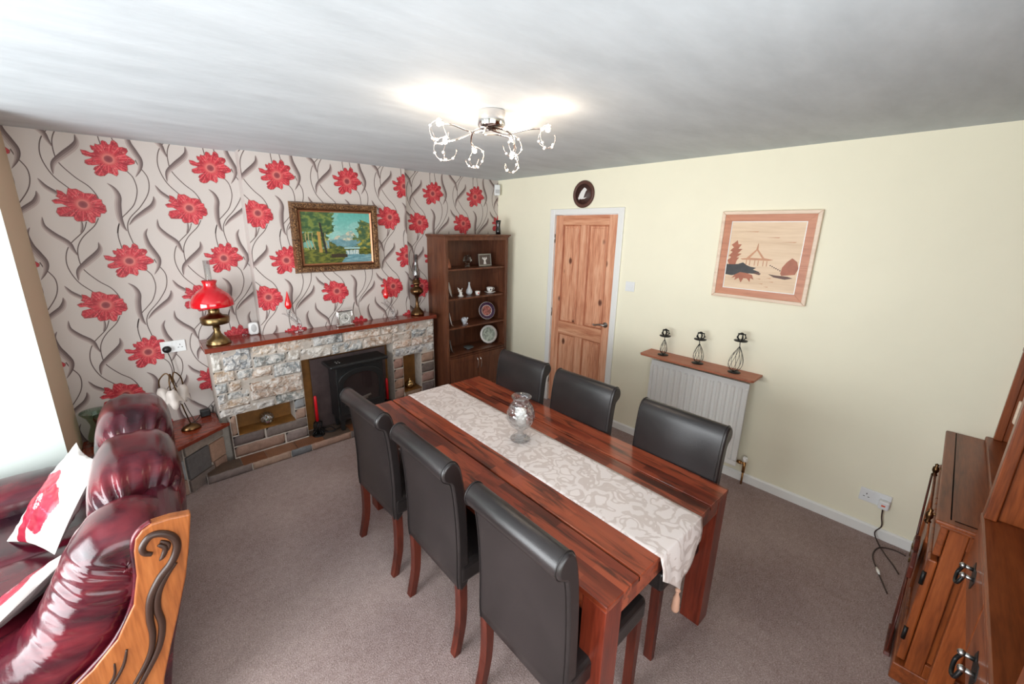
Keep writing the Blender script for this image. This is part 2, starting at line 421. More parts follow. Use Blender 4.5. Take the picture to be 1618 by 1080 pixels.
LEAVES= [([(-0.414, -0.431), (-0.434, -0.472), (-0.428, -0.538), (-0.408, -0.589), (-0.388, -0.641), (-0.395, -0.692), (-0.425, -0.747)], 0.0393), ([(-0.031, -0.15), (-0.003, -0.182), (0.01, -0.228), (0.0, -0.287), (-0.004, -0.359), (0.005, -0.419), (0.02, -0.452)], 0.0393), ([(0.036, -0.412), (0.073, -0.369), (0.128, -0.324), (0.173, -0.286), (0.191, -0.248), (0.191, -0.218)], 0.0367), ([(-0.332, -0.145), (-0.309, -0.191), (-0.266, -0.229), (-0.247, -0.244)], 0.0288), ([(-0.353, -0.368), (-0.355, -0.422), (-0.323, -0.472), (-0.271, -0.523), (-0.254, -0.567), (-0.239, -0.607)], 0.0341), ([(-0.262, -0.763), (-0.251, -0.7), (-0.204, -0.649), (-0.15, -0.597), (-0.129, -0.561), (-0.131, -0.521)], 0.042), ([(-0.187, -0.376), (-0.191, -0.428), (-0.204, -0.463)], 0.0157)]
FA= [(-0.118, 0.038), (-0.095, 0.036), (-0.074, 0.025), (-0.062, 0.029), (-0.058, 0.037), (-0.068, 0.044), (-0.072, 0.063), (-0.068, 0.07), (-0.053, 0.065), (-0.047, 0.081), (-0.036, 0.076), (-0.02, 0.081), (-0.019, 0.097), (-0.01, 0.104), (0.005, 0.098), (0.013, 0.082), (0.022, 0.086), (0.03, 0.107), (0.042, 0.112), (0.057, 0.096), (0.06, 0.074), (0.078, 0.076), (0.096, 0.07), (0.1, 0.054), (0.085, 0.032), (0.106, 0.018), (0.126, -0.003), (0.121, -0.018), (0.103, -0.026), (0.084, -0.031), (0.082, -0.06), (0.073, -0.071), (0.056, -0.068), (0.034, -0.061), (0.034, -0.087), (0.023, -0.103), (0.011, -0.095), (-0.001, -0.088), (-0.014, -0.086), (-0.033, -0.105), (-0.053, -0.109), (-0.071, -0.102), (-0.078, -0.089), (-0.071, -0.077), (-0.079, -0.07), (-0.07, -0.055), (-0.046, -0.041), (-0.077, -0.047), (-0.098, -0.047), (-0.111, -0.037), (-0.108, -0.02), (-0.077, -0.006), (-0.074, 0.0), (-0.098, 0.003), (-0.113, 0.012)]
FB= [(-0.293, -0.271), (-0.274, -0.261), (-0.256, -0.26), (-0.272, -0.246), (-0.264, -0.237), (-0.262, -0.208), (-0.242, -0.215), (-0.225, -0.235), (-0.212, -0.194), (-0.197, -0.2), (-0.179, -0.197), (-0.159, -0.21), (-0.145, -0.221), (-0.12, -0.22), (-0.095, -0.227), (-0.092, -0.248), (-0.074, -0.256), (-0.074, -0.277), (-0.063, -0.29), (-0.062, -0.325), (-0.074, -0.339), (-0.091, -0.339), (-0.098, -0.361), (-0.117, -0.362), (-0.126, -0.397), (-0.143, -0.4), (-0.16, -0.384), (-0.18, -0.389), (-0.205, -0.39), (-0.215, -0.377), (-0.216, -0.362), (-0.244, -0.363), (-0.274, -0.362), (-0.285, -0.337), (-0.276, -0.312), (-0.258, -0.307), (-0.233, -0.302), (-0.255, -0.288), (-0.282, -0.289)]
CA=[(0.0, -0.003)]; CB= [(-0.163, -0.288)]

CA = CA[0]; CB = CB[0]
def clip(P, x0, x1, z0, z1):
    for ax, lim, sg in ((0, x0, 1), (0, x1, -1), (1, z0, 1), (1, z1, -1)):
        out = []
        for i in range(len(P)):
            a = P[i - 1]; b = P[i]; ia = (a[ax] - lim) * sg >= 0; ib = (b[ax] - lim) * sg >= 0
            if ia != ib:
                t = (lim - a[ax]) / (b[ax] - a[ax]); out.append(tuple(a[k] + (b[k] - a[k]) * t for k in range(2)))
            if ib: out.append(b)
        P = out
        if len(P) < 3: return None
    return P
def ribbon(L, wfun, n=6):
    pts = spl([(a, b_, 0) for a, b_ in L], n); Lf = []; Rt = []
    for i, p in enumerate(pts):
        t = (pts[min(i + 1, len(pts) - 1)] - pts[max(i - 1, 0)]).normalized(); nn = Vector((-t.y, t.x, 0)); w_ = wfun(i / (len(pts) - 1))
        Lf.append((p.x + nn.x * w_ / 2, p.y + nn.y * w_ / 2)); Rt.append((p.x - nn.x * w_ / 2, p.y - nn.y * w_ / 2))
    return Lf, Rt
stem_q = []
for L in STEMS:
    a, b_ = ribbon(L, lambda t: 0.0056)
    for i in range(len(a) - 1): stem_q.append([a[i], a[i + 1], b_[i + 1], b_[i]])
leaf_q = []
for L, wd in LEAVES:
    a, b_ = ribbon(L, lambda t: max(0.0015, 0.88 * wd * math.sin(PI * min(1, max(0, t))) ** 0.8))
    for i in range(len(a) - 1):
        for k, cc in enumerate(((100, 84, 82), (120, 103, 100), (152, 136, 132), (180, 164, 158))):
            def lp(p, q, t): return (p[0] + (q[0] - p[0]) * t, p[1] + (q[1] - p[1]) * t)
            leaf_q.append(([lp(a[i], b_[i], k / 4), lp(a[i + 1], b_[i + 1], k / 4), lp(a[i + 1], b_[i + 1], (k + 1) / 4), lp(a[i], b_[i], (k + 1) / 4)], lin(cc)))
def grow(P, c, k): return [(c[0] + (x - c[0]) * k, c[1] + (z - c[1]) * k) for x, z in P]
def paper(name, x0, x1, z0, z1, y, ox, oz, per, pz):
    mb = MB(); mb.box(x0, x1, y, y + 0.2, z0, z1)
    def put(P, d, mi, ctr=None, col=None):
        Q = clip(P, x0 + 1e-4, x1 - 1e-4, z0, z1 - 1e-4)
        if not Q: return
        mb.mi = mi; mb.c = col
        if len(Q) > 5:
            tri = tessellate_polygon([[Vector((a, b_, 0)) for a, b_ in Q]])
        else: tri = [tuple(range(len(Q)))]
        vs = [mb.v((a, y - d, b_)) for a, b_ in Q]
        if ctr:
            for v_ in vs: v_[mb.loc] = (v_.co.x - ctr[0], v_.co.z - ctr[1], 0)
        for t_ in tri: mb._f([vs[i] for i in t_])
    for i in range(int((x0 - ox) / per) - 2, int((x1 - ox) / per) + 3):
        for j in range(-1, 4):
            X = ox + i * per; Z = oz - j * pz
            T = lambda P: [(a + X, b_ + Z) for a, b_ in P]
            for q in stem_q: put(T(q), 0.0005, 1)
            for q, cc in leaf_q: put(T(q), 0.0009, 2, None, cc)
            for P, c in ((FA, CA), (FB, CB)):
                put(T(grow(P, c, 1.035)), 0.0013, 3)
                ctr = (c[0] + X, c[1] + Z)
                # fan of strips so the ink keeps its own coordinates over the whole flower
                put(T(P), 0.0017, 4, ctr)
    return struct(mb.done(name, ['paper', 'stem', 'leaf', 'outline', 'flower']))
H = 2.38
paper('wall_back_left', -3.70, -2.565, 0, H, 0.07, -3.272, 2.252, 0.541, 0.645)
paper('wall_chimney', -2.565, -1.223, 0, H, -0.055, -2.325, 2.228, 0.545, 0.646)
paper('wall_back_right', -1.223, 0.0, 0, H, 0.0, -0.885, 2.187, 0.545, 0.642)

# ------------------------------------------------------------------ room shell
mb = MB(); mb.box(-5.5, 0.2, -4.5, 0.3, -0.1, 0); floor = struct(mb.done('floor', 'carpet'))
mb = MB(); mb.box(-5.5, 0.2, -4.5, 0.3, H, H + 0.1); ceiling = struct(mb.done('ceiling', 'ceiling'))
mb = MB(); mb.box(0, 0.15, -4.5, -1.626, 0, H); mb.box(0, 0.15, -0.866, 0.2, 0, H); mb.box(0, 0.15, -1.626, -0.866, 2.008, H)
struct(mb.done('wall_right', 'cream'))
mb = MB(); mb.box(-5.5, -3.70, -0.49, 0.27, 0, H)
for f in mb.b.faces:
    f.normal_update()
    if f.normal.x > 0.5: f.material_index = 1  # side face turned from the window gets the painted shade
struct(mb.done('wall_left_return', ['white_wall', 'shaded_wall']))
mb = MB(); mb.box(-5.5, -5.3, -4.5, -3.4, 0, H); mb.box(-5.5, -5.3, -1.0, -0.4, 0, H); mb.box(-5.5, -5.3, -3.4, -1.0, 0, 0.28); mb.box(-5.5, -5.3, -3.4, -1.0, 2.2, H)
struct(mb.done('wall_left', 'white_wall'))
mb = MB(); mb.box(-5.5, -4.5, -4.5, -4.35, 0, H); mb.box(-2.1, 0.2, -4.5, -4.35, 0, H); mb.box(-4.5, -2.1, -4.5, -4.35, 0, 0.75); mb.box(-4.5, -2.1, -4.5, -4.35, 2.15, H)
struct(mb.done('wall_front', 'cream'))
def window(name, ax, a0, a1, z0, z1, d):
    mb = MB()
    def bb(p0, p1, q0, q1, t=0.03):
        if ax == 'x': mb.box(d - t, d + t, p0, p1, q0, q1)
        else: mb.box(p0, p1, d - t, d + t, q0, q1)
    w_ = 0.06; mid = (a0 + a1) / 2
    bb(a0, a1, z0, z0 + w_); bb(a0, a1, z1 - w_, z1); bb(a0, a0 + w_, z0 + w_, z1 - w_); bb(a1 - w_, a1, z0 + w_, z1 - w_); bb(mid - 0.04, mid + 0.04, z0 + w_, z1 - w_)
    f = struct(mb.done(name, 'white', None, 0.004))
    mb = MB(); bb(a0 + w_, mid - 0.04, z0 + w_, z1 - w_, 0.004); bb(mid + 0.04, a1 - w_, z0 + w_, z1 - w_, 0.004)
    mb.done('window_pane', 'pane', f); return f
window('window_1', 'x', -3.4, -1.0, 0.28, 2.2, -5.4)
window('window_2', 'y', -4.5, -2.1, 0.75, 2.15, -4.43)
mb = MB(); mb.prism([(-0.015, 0), (0, 0), (0, 0.068), (-0.007, 0.068), (-0.015, 0.058)], 'y', -4.35, -1.667)
struct(mb.done('baseboard_right', 'white'))
mb = MB(); mb.prism([(-0.015, 0), (0, 0), (0, 0.068), (-0.007, 0.068), (-0.015, 0.058)], 'y', -0.822, 0.0)
struct(mb.done('baseboard_right_alcove', 'white'))

# ---- door
mb = MB()
for y0, y1, z0, z1 in ((-1.665, -1.606, 0, 2.045), (-0.884, -0.824, 0, 2.045), (-1.606, -0.884, 1.99, 2.045)): mb.box(-0.018, 0.0, y0, y1, z0, z1)
for y0, y1, z0, z1 in ((-1.626, -1.606, 0, 1.99), (-0.884, -0.866, 0, 1.99), (-1.626, -0.866, 1.99, 2.008)): mb.box(0.0, 0.12, y0, y1, z0, z1)
fr = struct(mb.done('trim_1', 'white', None, 0.004))
DY0, DY1 = -1.603, -0.887
root = MB()
st = 0.092
root.box(0.004, 0.046, DY0, DY0 + st, 0.006, 1.986); root.box(0.004, 0.046, DY1 - st, DY1, 0.006, 1.986)
mid = (DY0 + DY1) / 2
root.box(0.004, 0.046, mid - 0.045, mid + 0.045, 0.92, 1.895); root.box(0.004, 0.046, mid - 0.045, mid + 0.045, 0.2, 0.79)
root.mi = 1
for z0, z1 in ((0.006, 0.2), (0.79, 0.92), (1.895, 1.986)): root.box(0.004, 0.046, DY0 + st, DY1 - st, z0, z1)
door = struct(root.done('door_1', ['pine', 'pine_x'], None, 0.005))
for a, b_ in ((DY0 + st, mid - 0.045), (mid + 0.045, DY1 - st)):
    for z0, z1 in ((0.2, 0.79), (0.92, 1.895)):
        mb = MB(); mb.box(0.020, 0.034, a, b_, z0, z1); mb.box(0.013, 0.0201, a + 0.03, b_ - 0.03, z0 + 0.03, z1 - 0.03)
        mb.done('door_panel', 'pine', door, 0.004)
        mb = MB()
        for q in ((a, b_, z0, z0 + 0.012), (a, b_, z1 - 0.012, z1), (a, a + 0.012, z0 + 0.012, z1 - 0.012), (b_ - 0.012, b_, z0 + 0.012, z1 - 0.012)): mb.box(0.009, 0.0199, q[0], q[1], q[2], q[3])
        mb.done('panel_moulding', 'pine_dark', door, 0.003)
mb = MB(); R90 = Matrix.Rotation(-PI / 2, 4, 'Y')
mb.lathe([(0.001, 0.0), (0.026, 0.0), (0.026, 0.007), (0.012, 0.01), (0.010, 0.035), (0.001, 0.037)], (0.004, -1.553, 0.978), 24, rot=R90)
mb.tube(spl([(-0.030, -1.556, 0.978), (-0.036, -1.535, 0.982), (-0.036, -1.50, 0.978), (-0.034, -1.455, 0.966), (-0.034, -1.44, 0.972)]), 0.008, 10)
mb.done('door_handle', 'steel', door)
for z in (0.25, 1.0, 1.76):
    mb = MB(); mb.lathe([(0.006, 0), (0.006, 0.085)], (-0.002, -0.884, z - 0.04), 10); mb.done('hinge', 'steel', door)

# ------------------------------------------------------------------ fireplace
fp = thing('fireplace', 'long grey and peach rough stone fireplace with red-brown wooden mantel shelf and tiled hearth', 'fireplace', (-2.0, 0, 0))
def stone_wall(mb, rows, yf, yb, disp, cell=0.014, gap=0.006):
    for x0, x1, z0, z1, cc in rows:
        jt = random.uniform(-14, 12); jc = [max(0, min(255, k + jt + random.uniform(-3, 3))) for k in cc]
        mb.c = lin(jc); x0 += gap; x1 -= gap; z0 += gap * 0.7; z1 -= gap * 0.7
        nx = max(2, int((x1 - x0) / cell)); nzv = max(2, int((z1 - z0) / cell)); off = random.uniform(-0.008, 0.012) * min(1, disp / 0.02)
        G = []
        for j in range(nzv + 1):
            row = []
            for i in range(nx + 1):
                u = i / nx; v = j / nzv; x = x0 + (x1 - x0) * u; z = z0 + (z1 - z0) * v
                e = min(1, 5 * min(u * (x1 - x0), (1 - u) * (x1 - x0), v * (z1 - z0), (1 - v) * (z1 - z0)) / 0.06)
                nn = noise.fractal(Vector((x * 13, z * 17, x1 * 9)), 0.9, 2.1, 4)
                d = disp * (0.35 + 0.9 * nn) * e ** 0.6 + off
                edge = 0.004 * noise.noise(Vector((x * 40, z * 40, 3)))
                row.append(mb.v((x + (edge if 0 < i < nx else edge * 0.8), yf - d if e > 0.01 else yf + 0.004, z + edge)))
            G.append(row)
        for j in range(nzv):
            for i in range(nx): mb._f([G[j][i], G[j][i + 1], G[j + 1][i + 1], G[j + 1][i]], disp < 0.012)
        ring = [G[0][i] for i in range(nx + 1)] + [G[j][nx] for j in range(1, nzv + 1)] + [G[nzv][i] for i in range(nx - 1, -1, -1)] + [G[j][0] for j in range(nzv - 1, 0, -1)]
        bk = [mb.v((v_.co.x, yb, v_.co.z)) for v_ in ring]
        for i in range(len(ring)):
            k = (i + 1) % len(ring); mb._f([ring[i], ring[k], bk[k], bk[i]])
    mb.c = None
GY, PE, WH, DG = (150, 152, 154), (196, 164, 138), (206, 198, 188), (122, 120, 122)
up = [(-2.945, -2.875, .80, .955, WH), (-2.945, -2.80, .705, .80, PE), (-2.875, -2.68, .78, .955, GY), (-2.80, -2.68, .705, .78, GY), (-2.68, -2.50, .865, .955, PE), (-2.68, -2.44, .775, .865, GY),
      (-2.50, -2.23, .865, .955, PE), (-2.44, -2.335, .775, .865, WH), (-2.945, -2.86, .62, .705, GY), (-2.86, -2.77, .62, .705, PE), (-2.77, -2.55, .69, .775, PE), (-2.55, -2.335, .665, .775, GY),
      (-2.945, -2.88, .53, .62, DG), (-2.88, -2.73, .56, .62, GY), (-2.73, -2.335, .51, .665, PE), (-2.945, -2.73, .49, .56, PE), (-2.945, -2.56, .43, .495, WH), (-2.56, -2.335, .43, .515, GY)]
up += [(-2.335, -2.08, .765, .86, WH), (-2.08, -1.80, .765, .86, GY), (-1.80, -1.51, .765, .86, PE), (-2.23, -1.97, .86, .955, GY), (-1.97, -1.62, .86, .955, PE), (-1.62, -1.44, .86, .955, PE), (-1.44, -1.36, .86, .955, WH), (-1.36, -1.04, .87, .955, PE),
       (-1.51, -1.30, .78, .865, PE), (-1.51, -1.30, .70, .78, PE), (-1.30, -1.13, .78, .87, GY), (-1.13, -1.04, .78, .87, WH), (-1.30, -1.17, .70, .78, PE), (-1.17, -1.04, .70, .78, PE), (-1.51, -1.04, .615, .70, GY)]
mb = MB(); stone_wall(mb, up, -0.2, -0.13, 0.024)
mb.done('stone_face', 'stone_rough', fp)
BR, PK = (126, 112, 106), (166, 134, 118)
low = [(-2.89, -2.84, .26, .43, PK), (-2.43, -2.335, .35, .44, GY), (-2.43, -2.335, .255, .35, PK)]
low += [(-2.89, -2.66, .17, .26, BR), (-2.66, -2.335, .17, .26, BR), (-2.89, -2.52, .075, .17, PK), (-2.52, -2.335, .075, .17, BR)]
for k, z in enumerate((.075, .18, .285, .39, .50)):
    low.append((-1.51, -1.40, z, min(.612, z + .105), PK if k % 2 else (178, 142, 124))); low.append((-1.20, -1.04, z, min(.612, z + .105), PK if k % 2 == 0 else BR))
low += [(-1.40, -1.20, .075, .17, BR), (-1.40, -1.20, .17, .235, PK)]
for q in ([l for l in low if l[0] < -2], [l for l in low if l[0] > -2]):
    mb = MB(); stone_wall(mb, q, -0.2, -0.13, 0.008, 0.02); mb.done('lower_stones', 'stone_smooth', fp)
mb = MB()      # mortar body behind the stone faces, leaving the openings free
for x0, x1, z0, z1 in ((-2.94, -2.338, .435, .955), (-2.338, -1.508, .768, .955), (-1.508, -1.042, .617, .955), (-2.888, -2.84, .0, .435), (-2.428, -2.338, .0, .435), (-2.84, -2.428, .0, .258), (-1.508, -1.402, .0, .617), (-1.20, -1.042, .0, .617), (-1.402, -1.20, 0, .233)):
    mb.box(x0, x1, -0.196, -0.056, z0, z1)
mb.box(-2.94, -2.57, -0.056, 0.069, .41, .955)
mb.box(-2.94, -2.57, -0.056, 0.069, .0, .41)
mb.done('mortar', 'mortar', fp)
mb = MB()
for x0, x1, z0, z1 in ((-2.84, -2.428, .258, .435), (-2.338, -1.508, .0, .768), (-1.402, -1.20, .233, .617)): mb.box(x0, x1, -0.064, -0.0565, z0, z1)
mb.box(-2.84, -2.428, -0.2, -0.064, .258, .266); mb.box(-1.402, -1.20, -0.2, -0.064, .233, .24)
mb.done('back_tile', 'tan_tile', fp)
mb = MB(); mb.box(-2.245, -1.545, -0.10, -0.088, 0.072, 0.725)
mb.done('heat_shield', 'heat_metal', fp, 0.002)
mb = MB(); mb.box(-2.972, -1.03, -0.247, -0.057, 0.958, 0.995); mb.box(-2.972, -2.566, -0.057, 0.068, 0.958, 0.995)
mb.box(-1.222, -1.03, -0.057, -0.003, 0.958, 0.995)
mb.done('mantel_shelf', 'mantel', fp, 0.003, weld=True)
# hearth: riser stones and tile top
mb = MB(); xs = [-3.09, -2.80, -2.52, -2.36, -2.02, -1.86, -1.50, -1.28, -1.04]
stone_wall(mb, [(xs[i], xs[i + 1], 0.0, 0.066, [BR, PK, (110, 110, 112), PK, BR, (120, 104, 96)][i % 6]) for i in range(len(xs) - 1)], -0.335, -0.30, 0.005, 0.02, 0.004)
mb.done('hearth_riser', 'stone_smooth', fp)
mb = MB(); mb.box(-3.09, -1.04, -0.322, -0.196, 0.0, 0.062)
mb.box(-2.337, -1.509, -0.196, -0.064, 0.0, 0.062); mb.done('hearth_bed', 'mortar', fp)
mb = MB(); xs = [-3.085, -2.86, -2.69, -2.47, -2.25, -2.02, -1.79, -1.55, -1.3, -1.045]
for i in range(len(xs) - 1):
    mb.c = lin([(128, 80, 54), (100, 82, 70), (138, 92, 66), (144, 100, 74)][(i * 3 + 1) % 4]); mb.box(xs[i] + 0.002, xs[i + 1] - 0.002, -0.33, -0.197, 0.062, 0.07)
mb.box(-2.336, -1.51, -0.197, -0.101, 0.062, 0.07)
mb.c = None; mb.done('hearth_tiles', 'tile', fp)

# stone bench in the left corner
bn = thing('corner_bench', 'low stone bench with red-brown wooden top in the corner left of the fireplace', 'bench', (-3.3, -0.1, 0))
mb = MB(); o_ = [(-2.947, 0.068), (-2.947, -0.205), (-2.892, -0.225), (-3.22, -0.44), (-3.697, -0.50), (-3.697, 0.068)]
mb.prism(o_, 'z', 0.372, 0.40); mb.done('bench_top', 'mantel', bn, 0.003)
mb = MB(); i_ = [(-2.947, 0.068), (-2.947, -0.14), (-3.20, -0.36), (-3.697, -0.42), (-3.697, 0.068)]
mb.prism([(a, b_) for a, b_ in i_], 'z', 0.0, 0.372); mb.done('bench_base', 'mortar', bn)
mb = MB()
def facing(p, q, rows):
    p = Vector(p + (0,)); q = Vector(q + (0,)); d = q - p; L = d.length; t = d / L; n_ = Vector((-t.y, t.x, 0))
    if n_.y > 0: n_ = -n_
    for s0, s1, z0, z1, cc in rows:
        jt = random.uniform(-8, 8); mb.c = lin([k + jt for k in cc]); A = p + t * (s0 * L + 0.004); B = p + t * (s1 * L - 0.004)
        vs = []
        for dd in (0.0, 0.022):
            for a in (A, B):
                for z in (z0 + 0.004, z1 - 0.004): vs.append(mb.v(Vector((a.x, a.y, z)) + n_ * dd))
        for f in ((0, 1, 3, 2), (4, 6, 7, 5), (0, 4, 5, 1), (2, 3, 7, 6), (0, 2, 6, 4), (1, 5, 7, 3)): mb._f([vs[i] for i in f])
facing((-2.947, -0.14), (-3.20, -0.36), [(0, .35, .0, .12, PK), (.35, 1, .0, .1, BR), (0, .42, .12, .27, (178, 142, 122)), (.42, 1, .1, .28, (112, 108, 108)), (0, 1, .28, .372, (150, 136, 126))])
facing((-3.20, -0.36), (-3.697, -0.42), [(0, .5, .0, .12, PK), (.5, 1, .0, .12, BR), (0, .6, .12, .27, GY), (.6, 1, .12, .27, PK), (0, 1, .27, .372, BR)])
mb.c = None; mb.done('bench_stones', 'stone_smooth', bn, 0.005)

# electric stove
sv = thing('electric_stove', 'black cast iron look electric stove with arched glass door standing on the hearth', 'stove', (-1.88, -0.2, 0.07))
mb = MB(); mb.box(-2.10, -1.66, -0.292, -0.112, 0.175, 0.665); mb.done('stove_body', 'stove', sv, 0.01)
mb = MB(); mb.box(-2.15, -1.62, -0.326, -0.103, 0.667, 0.697); mb.done('stove_top', 'stove', sv, 0.012, 3)
for x in (-2.085, -1.70):
    for y in (-0.285, -0.145):
        mb = MB(); s_ = 1 if x < -1.9 else -1
        mb.prism([(x - 0.005, 0.175), (x + 0.05, 0.175), (x + 0.035 - 0.0 * s_, 0.12), (x + 0.032, 0.0705), (x + 0.006, 0.0705), (x + 0.004, 0.12)], 'y', y, y + 0.028); mb.done('leg', 'stove', sv, 0.003)
mb = MB()
def arch(cx, w_, z0, z1, zs, n=16):
    return [(cx - w_ / 2, z0)] + [(cx - w_ / 2 * math.cos(PI * i / n), zs + (z1 - zs) * math.sin(PI * i / n)) for i in range(n + 1)] + [(cx + w_ / 2, z0)]
O = arch(-1.88, 0.41, 0.225, 0.64, 0.53); I = arch(-1.88, 0.33, 0.31, 0.595, 0.50)
for yy in (-0.312,):
    A = [mb.v((a, yy, b_)) for a, b_ in O]; B = [mb.v((a, yy, b_)) for a, b_ in I]; A2 = [mb.v((a, -0.29, b_)) for a, b_ in O]; B2 = [mb.v((a, -0.296, b_)) for a, b_ in I]; n = len(A)
    for i in range(n):
        k = (i + 1) % n; mb._f([A[i], A[k], B[k], B[i]]); mb._f([A[i], A2[i], A2[k], A[k]], True); mb._f([B[i], B[k], B2[k], B2[i]], True)
dr = mb.done('stove_door', 'stove', sv, 0.004)
mb = MB(); mb.prism(I, 'y', -0.2985, -0.2975); mb.done('door_glass', plain('smoked_glass', (44, 36, 36), 0.06, spec=0.8), dr)
mb = MB(); mb.lathe([(0.001, 0), (0.013, 0), (0.014, 0.012), (0.001, 0.018)], (-1.695, -0.293, 0.45), 16, rot=Matrix.Rotation(PI / 2, 4, 'X')); mb.done('knob', 'steel', dr)
mb = MB(); mb.tube([(-1.985, -0.303, .33), (-1.80, -0.303, .36)], 0.012, 8); mb.tube([(-1.96, -0.303, .36), (-1.83, -0.303, .335)], 0.011, 8); mb.done('log', plain('grey_log', (92, 84, 80), 0.7, nscale=30, namt=0.4), dr)
for i in range(4):
    mb = MB(); mb.lathe([(0.007, 0), (0.007, 0.003), (0.001, 0.004)], (-2.065 + 0.024 * (i % 2), -0.245 + 0.035 * (i // 2), 0.697), 12); mb.done('control_button', 'steel', sv)

# ------------------------------------------------------------------ dining table (rotated a hair against the walls)
tb = thing('dining_table', 'long dining table of glossy red-brown wooden staves with square legs', 'table', (-2.309, -3.149, 0))
tb.rotation_euler = (0, 0, -0.0196)
TW, TL, TZ = 0.935, 1.85, 0.719
def part(mb, name, m_, p, bevel=0, **k):      # geometry given in the parent's own frame
    o = mb.done(name, m_, None, bevel, **k); o.parent = p; return o
for x0, x1 in ((0, 0.1845), (0.1935, 0.7435), (0.7525, TW)):
    mb = MB(); mb.box(x0, x1, 0, TL, TZ - 0.024, TZ); part(mb, 'tabletop_board', 'table', tb, 0.003)
mb = MB(); mb.box(0.1846, 0.1934, 0.002, TL - 0.002, TZ - 0.024, TZ - 0.009); mb.box(0.7436, 0.7524, 0.002, TL - 0.002, TZ - 0.024, TZ - 0.009); part(mb, 'groove', 'groove', tb)
mb = MB()
for a in ((0.004, 0.03, 0.09, TL - 0.09), (TW - 0.03, TW - 0.004, 0.09, TL - 0.09), (0.09, TW - 0.09, 0.004, 0.03), (0.09, TW - 0.09, TL - 0.03, TL - 0.004)):
    mb.box(a[0], a[1], a[2], a[3], TZ - 0.085, TZ - 0.024)
part(mb, 'apron', 'table', tb)
for x in (0.002, TW - 0.094):
    for y in (0.002, TL - 0.094):
        mb = MB(); mb.box(x, x + 0.092, y, y + 0.092, 0, TZ - 0.024); part(mb, 'leg', woodm('table_leg_wood', (72, 26, 16), (112, 42, 26), (136, 56, 36), 'z', 0.8, 0.3, 0.2) if 'tlw' not in M else M['tlw'], tb, 0.003)
        if 'tlw' not in M: M['tlw'] = bpy.data.materials['table_leg_wood']

# table runner
def T(a, b_, z=TZ):
    c, s = math.cos(-0.0196), math.sin(-0.0196); return Vector((-2.309 + a * c - b_ * s, -3.149 + a * s + b_ * c, z))
mb = MB(); G = []
ra, rb = 0.315, 0.648
mid = (ra + rb) / 2
L = 0.14 + TL + 0.235
DS = [L * j / 90 for j in range(91)]
DS = sorted([d for d in DS if min(abs(d - 0.14), abs(d - 0.14 - TL)) > 0.012] + [0.1399, 0.145, 0.139 + TL, 0.1401 + TL, 0.150 + TL])
for d in DS:
    row = []
    for i in range(19):
        u = i / 18; a = ra + (rb - ra) * u
        wv = 0.0012 + 0.0010 * noise.noise(Vector((a * 6, d * 5, 0)))
        if d < 0.14: p = T(a, TL + 0.006, TZ + 0.001 - (0.14 - d) * (1 - abs(u - 0.5) * 1.3))
        elif d < 0.14 + TL: p = T(a, TL - (d - 0.14), TZ + wv)
        else:
            h = (d - 0.14 - TL); k = 1 - abs(u - 0.5) * 2
            h = h * (0.42 + 0.58 * k); pinch = 1 - 0.16 * h / 0.235
            p = T(mid + (a - mid) * pinch, -0.004 - 0.012 * abs(math.sin(u * 9 + 1)) * h / 0.2 - 0.01 * min(1, h / 0.05), TZ + 0.0018 - h)
        row.append(mb.v(p))
    G.append(row)
for j in range(len(G) - 1):
    for i in range(18): mb._f([G[j][i], G[j][i + 1], G[j + 1][i + 1], G[j + 1][i]], True)
rn = mb.done('table_runner', 'runner'); md = rn.modifiers.new('thick', 'SOLIDIFY'); md.thickness = 0.0012; md.offset = 1
tag(rn, 'ivory damask runner with leaf pattern lying along the middle of the dining table', 'table runner')
tp = T(mid, -0.016, TZ - 0.235)
mb = MB(); mb.ball(tp + Vector((0, 0, -0.008)), 0.011, 10); mb.lathe([(0.008, 0), (0.006, -0.01), (0.013, -0.03), (0.016, -0.085), (0.012, -0.095)], tp + Vector((0, 0, -0.014)), 18)
mb.done('tassel', 'tassel', rn)

# hurricane vase and candle
vz = T(0.50, 0.92, TZ + 0.004)
vs = thing('hurricane_vase', 'footed cut glass hurricane vase standing on the runner in the middle of the table', 'vase', vz)
mb = MB(); mb.lathe([(0.001, 0.0), (0.052, 0.001), (0.056, 0.006), (0.04, 0.016), (0.018, 0.03), (0.014, 0.05), (0.03, 0.066), (0.058, 0.09), (0.076, 0.125), (0.078, 0.16), (0.066, 0.195), (0.046, 0.222), (0.044, 0.235), (0.056, 0.255), (0.053, 0.256), (0.040, 0.235), (0.042, 0.222), (0.061, 0.195), (0.073, 0.16), (0.071, 0.127), (0.05, 0.095), (0.02, 0.078), (0.001, 0.076)], vz, 48)
mb.done('cut_glass_bowl', 'crystal', vs)
cn = thing('pillar_candle', 'white pillar candle inside the cut glass vase on the table', 'candle', vz + Vector((0, 0, 0.085)))
mb = MB(); mb.lathe([(0.001, 0), (0.03, 0), (0.031, 0.09), (0.026, 0.094), (0.001, 0.09)], vz + Vector((0, 0, 0.085)), 24); mb.done('wax', 'white_candle', cn)
mb = MB(); mb.tube([vz + Vector((0, 0, 0.172)), vz + Vector((0.001, 0, 0.187))], 0.0012, 6); mb.done('wick', 'hole', cn)

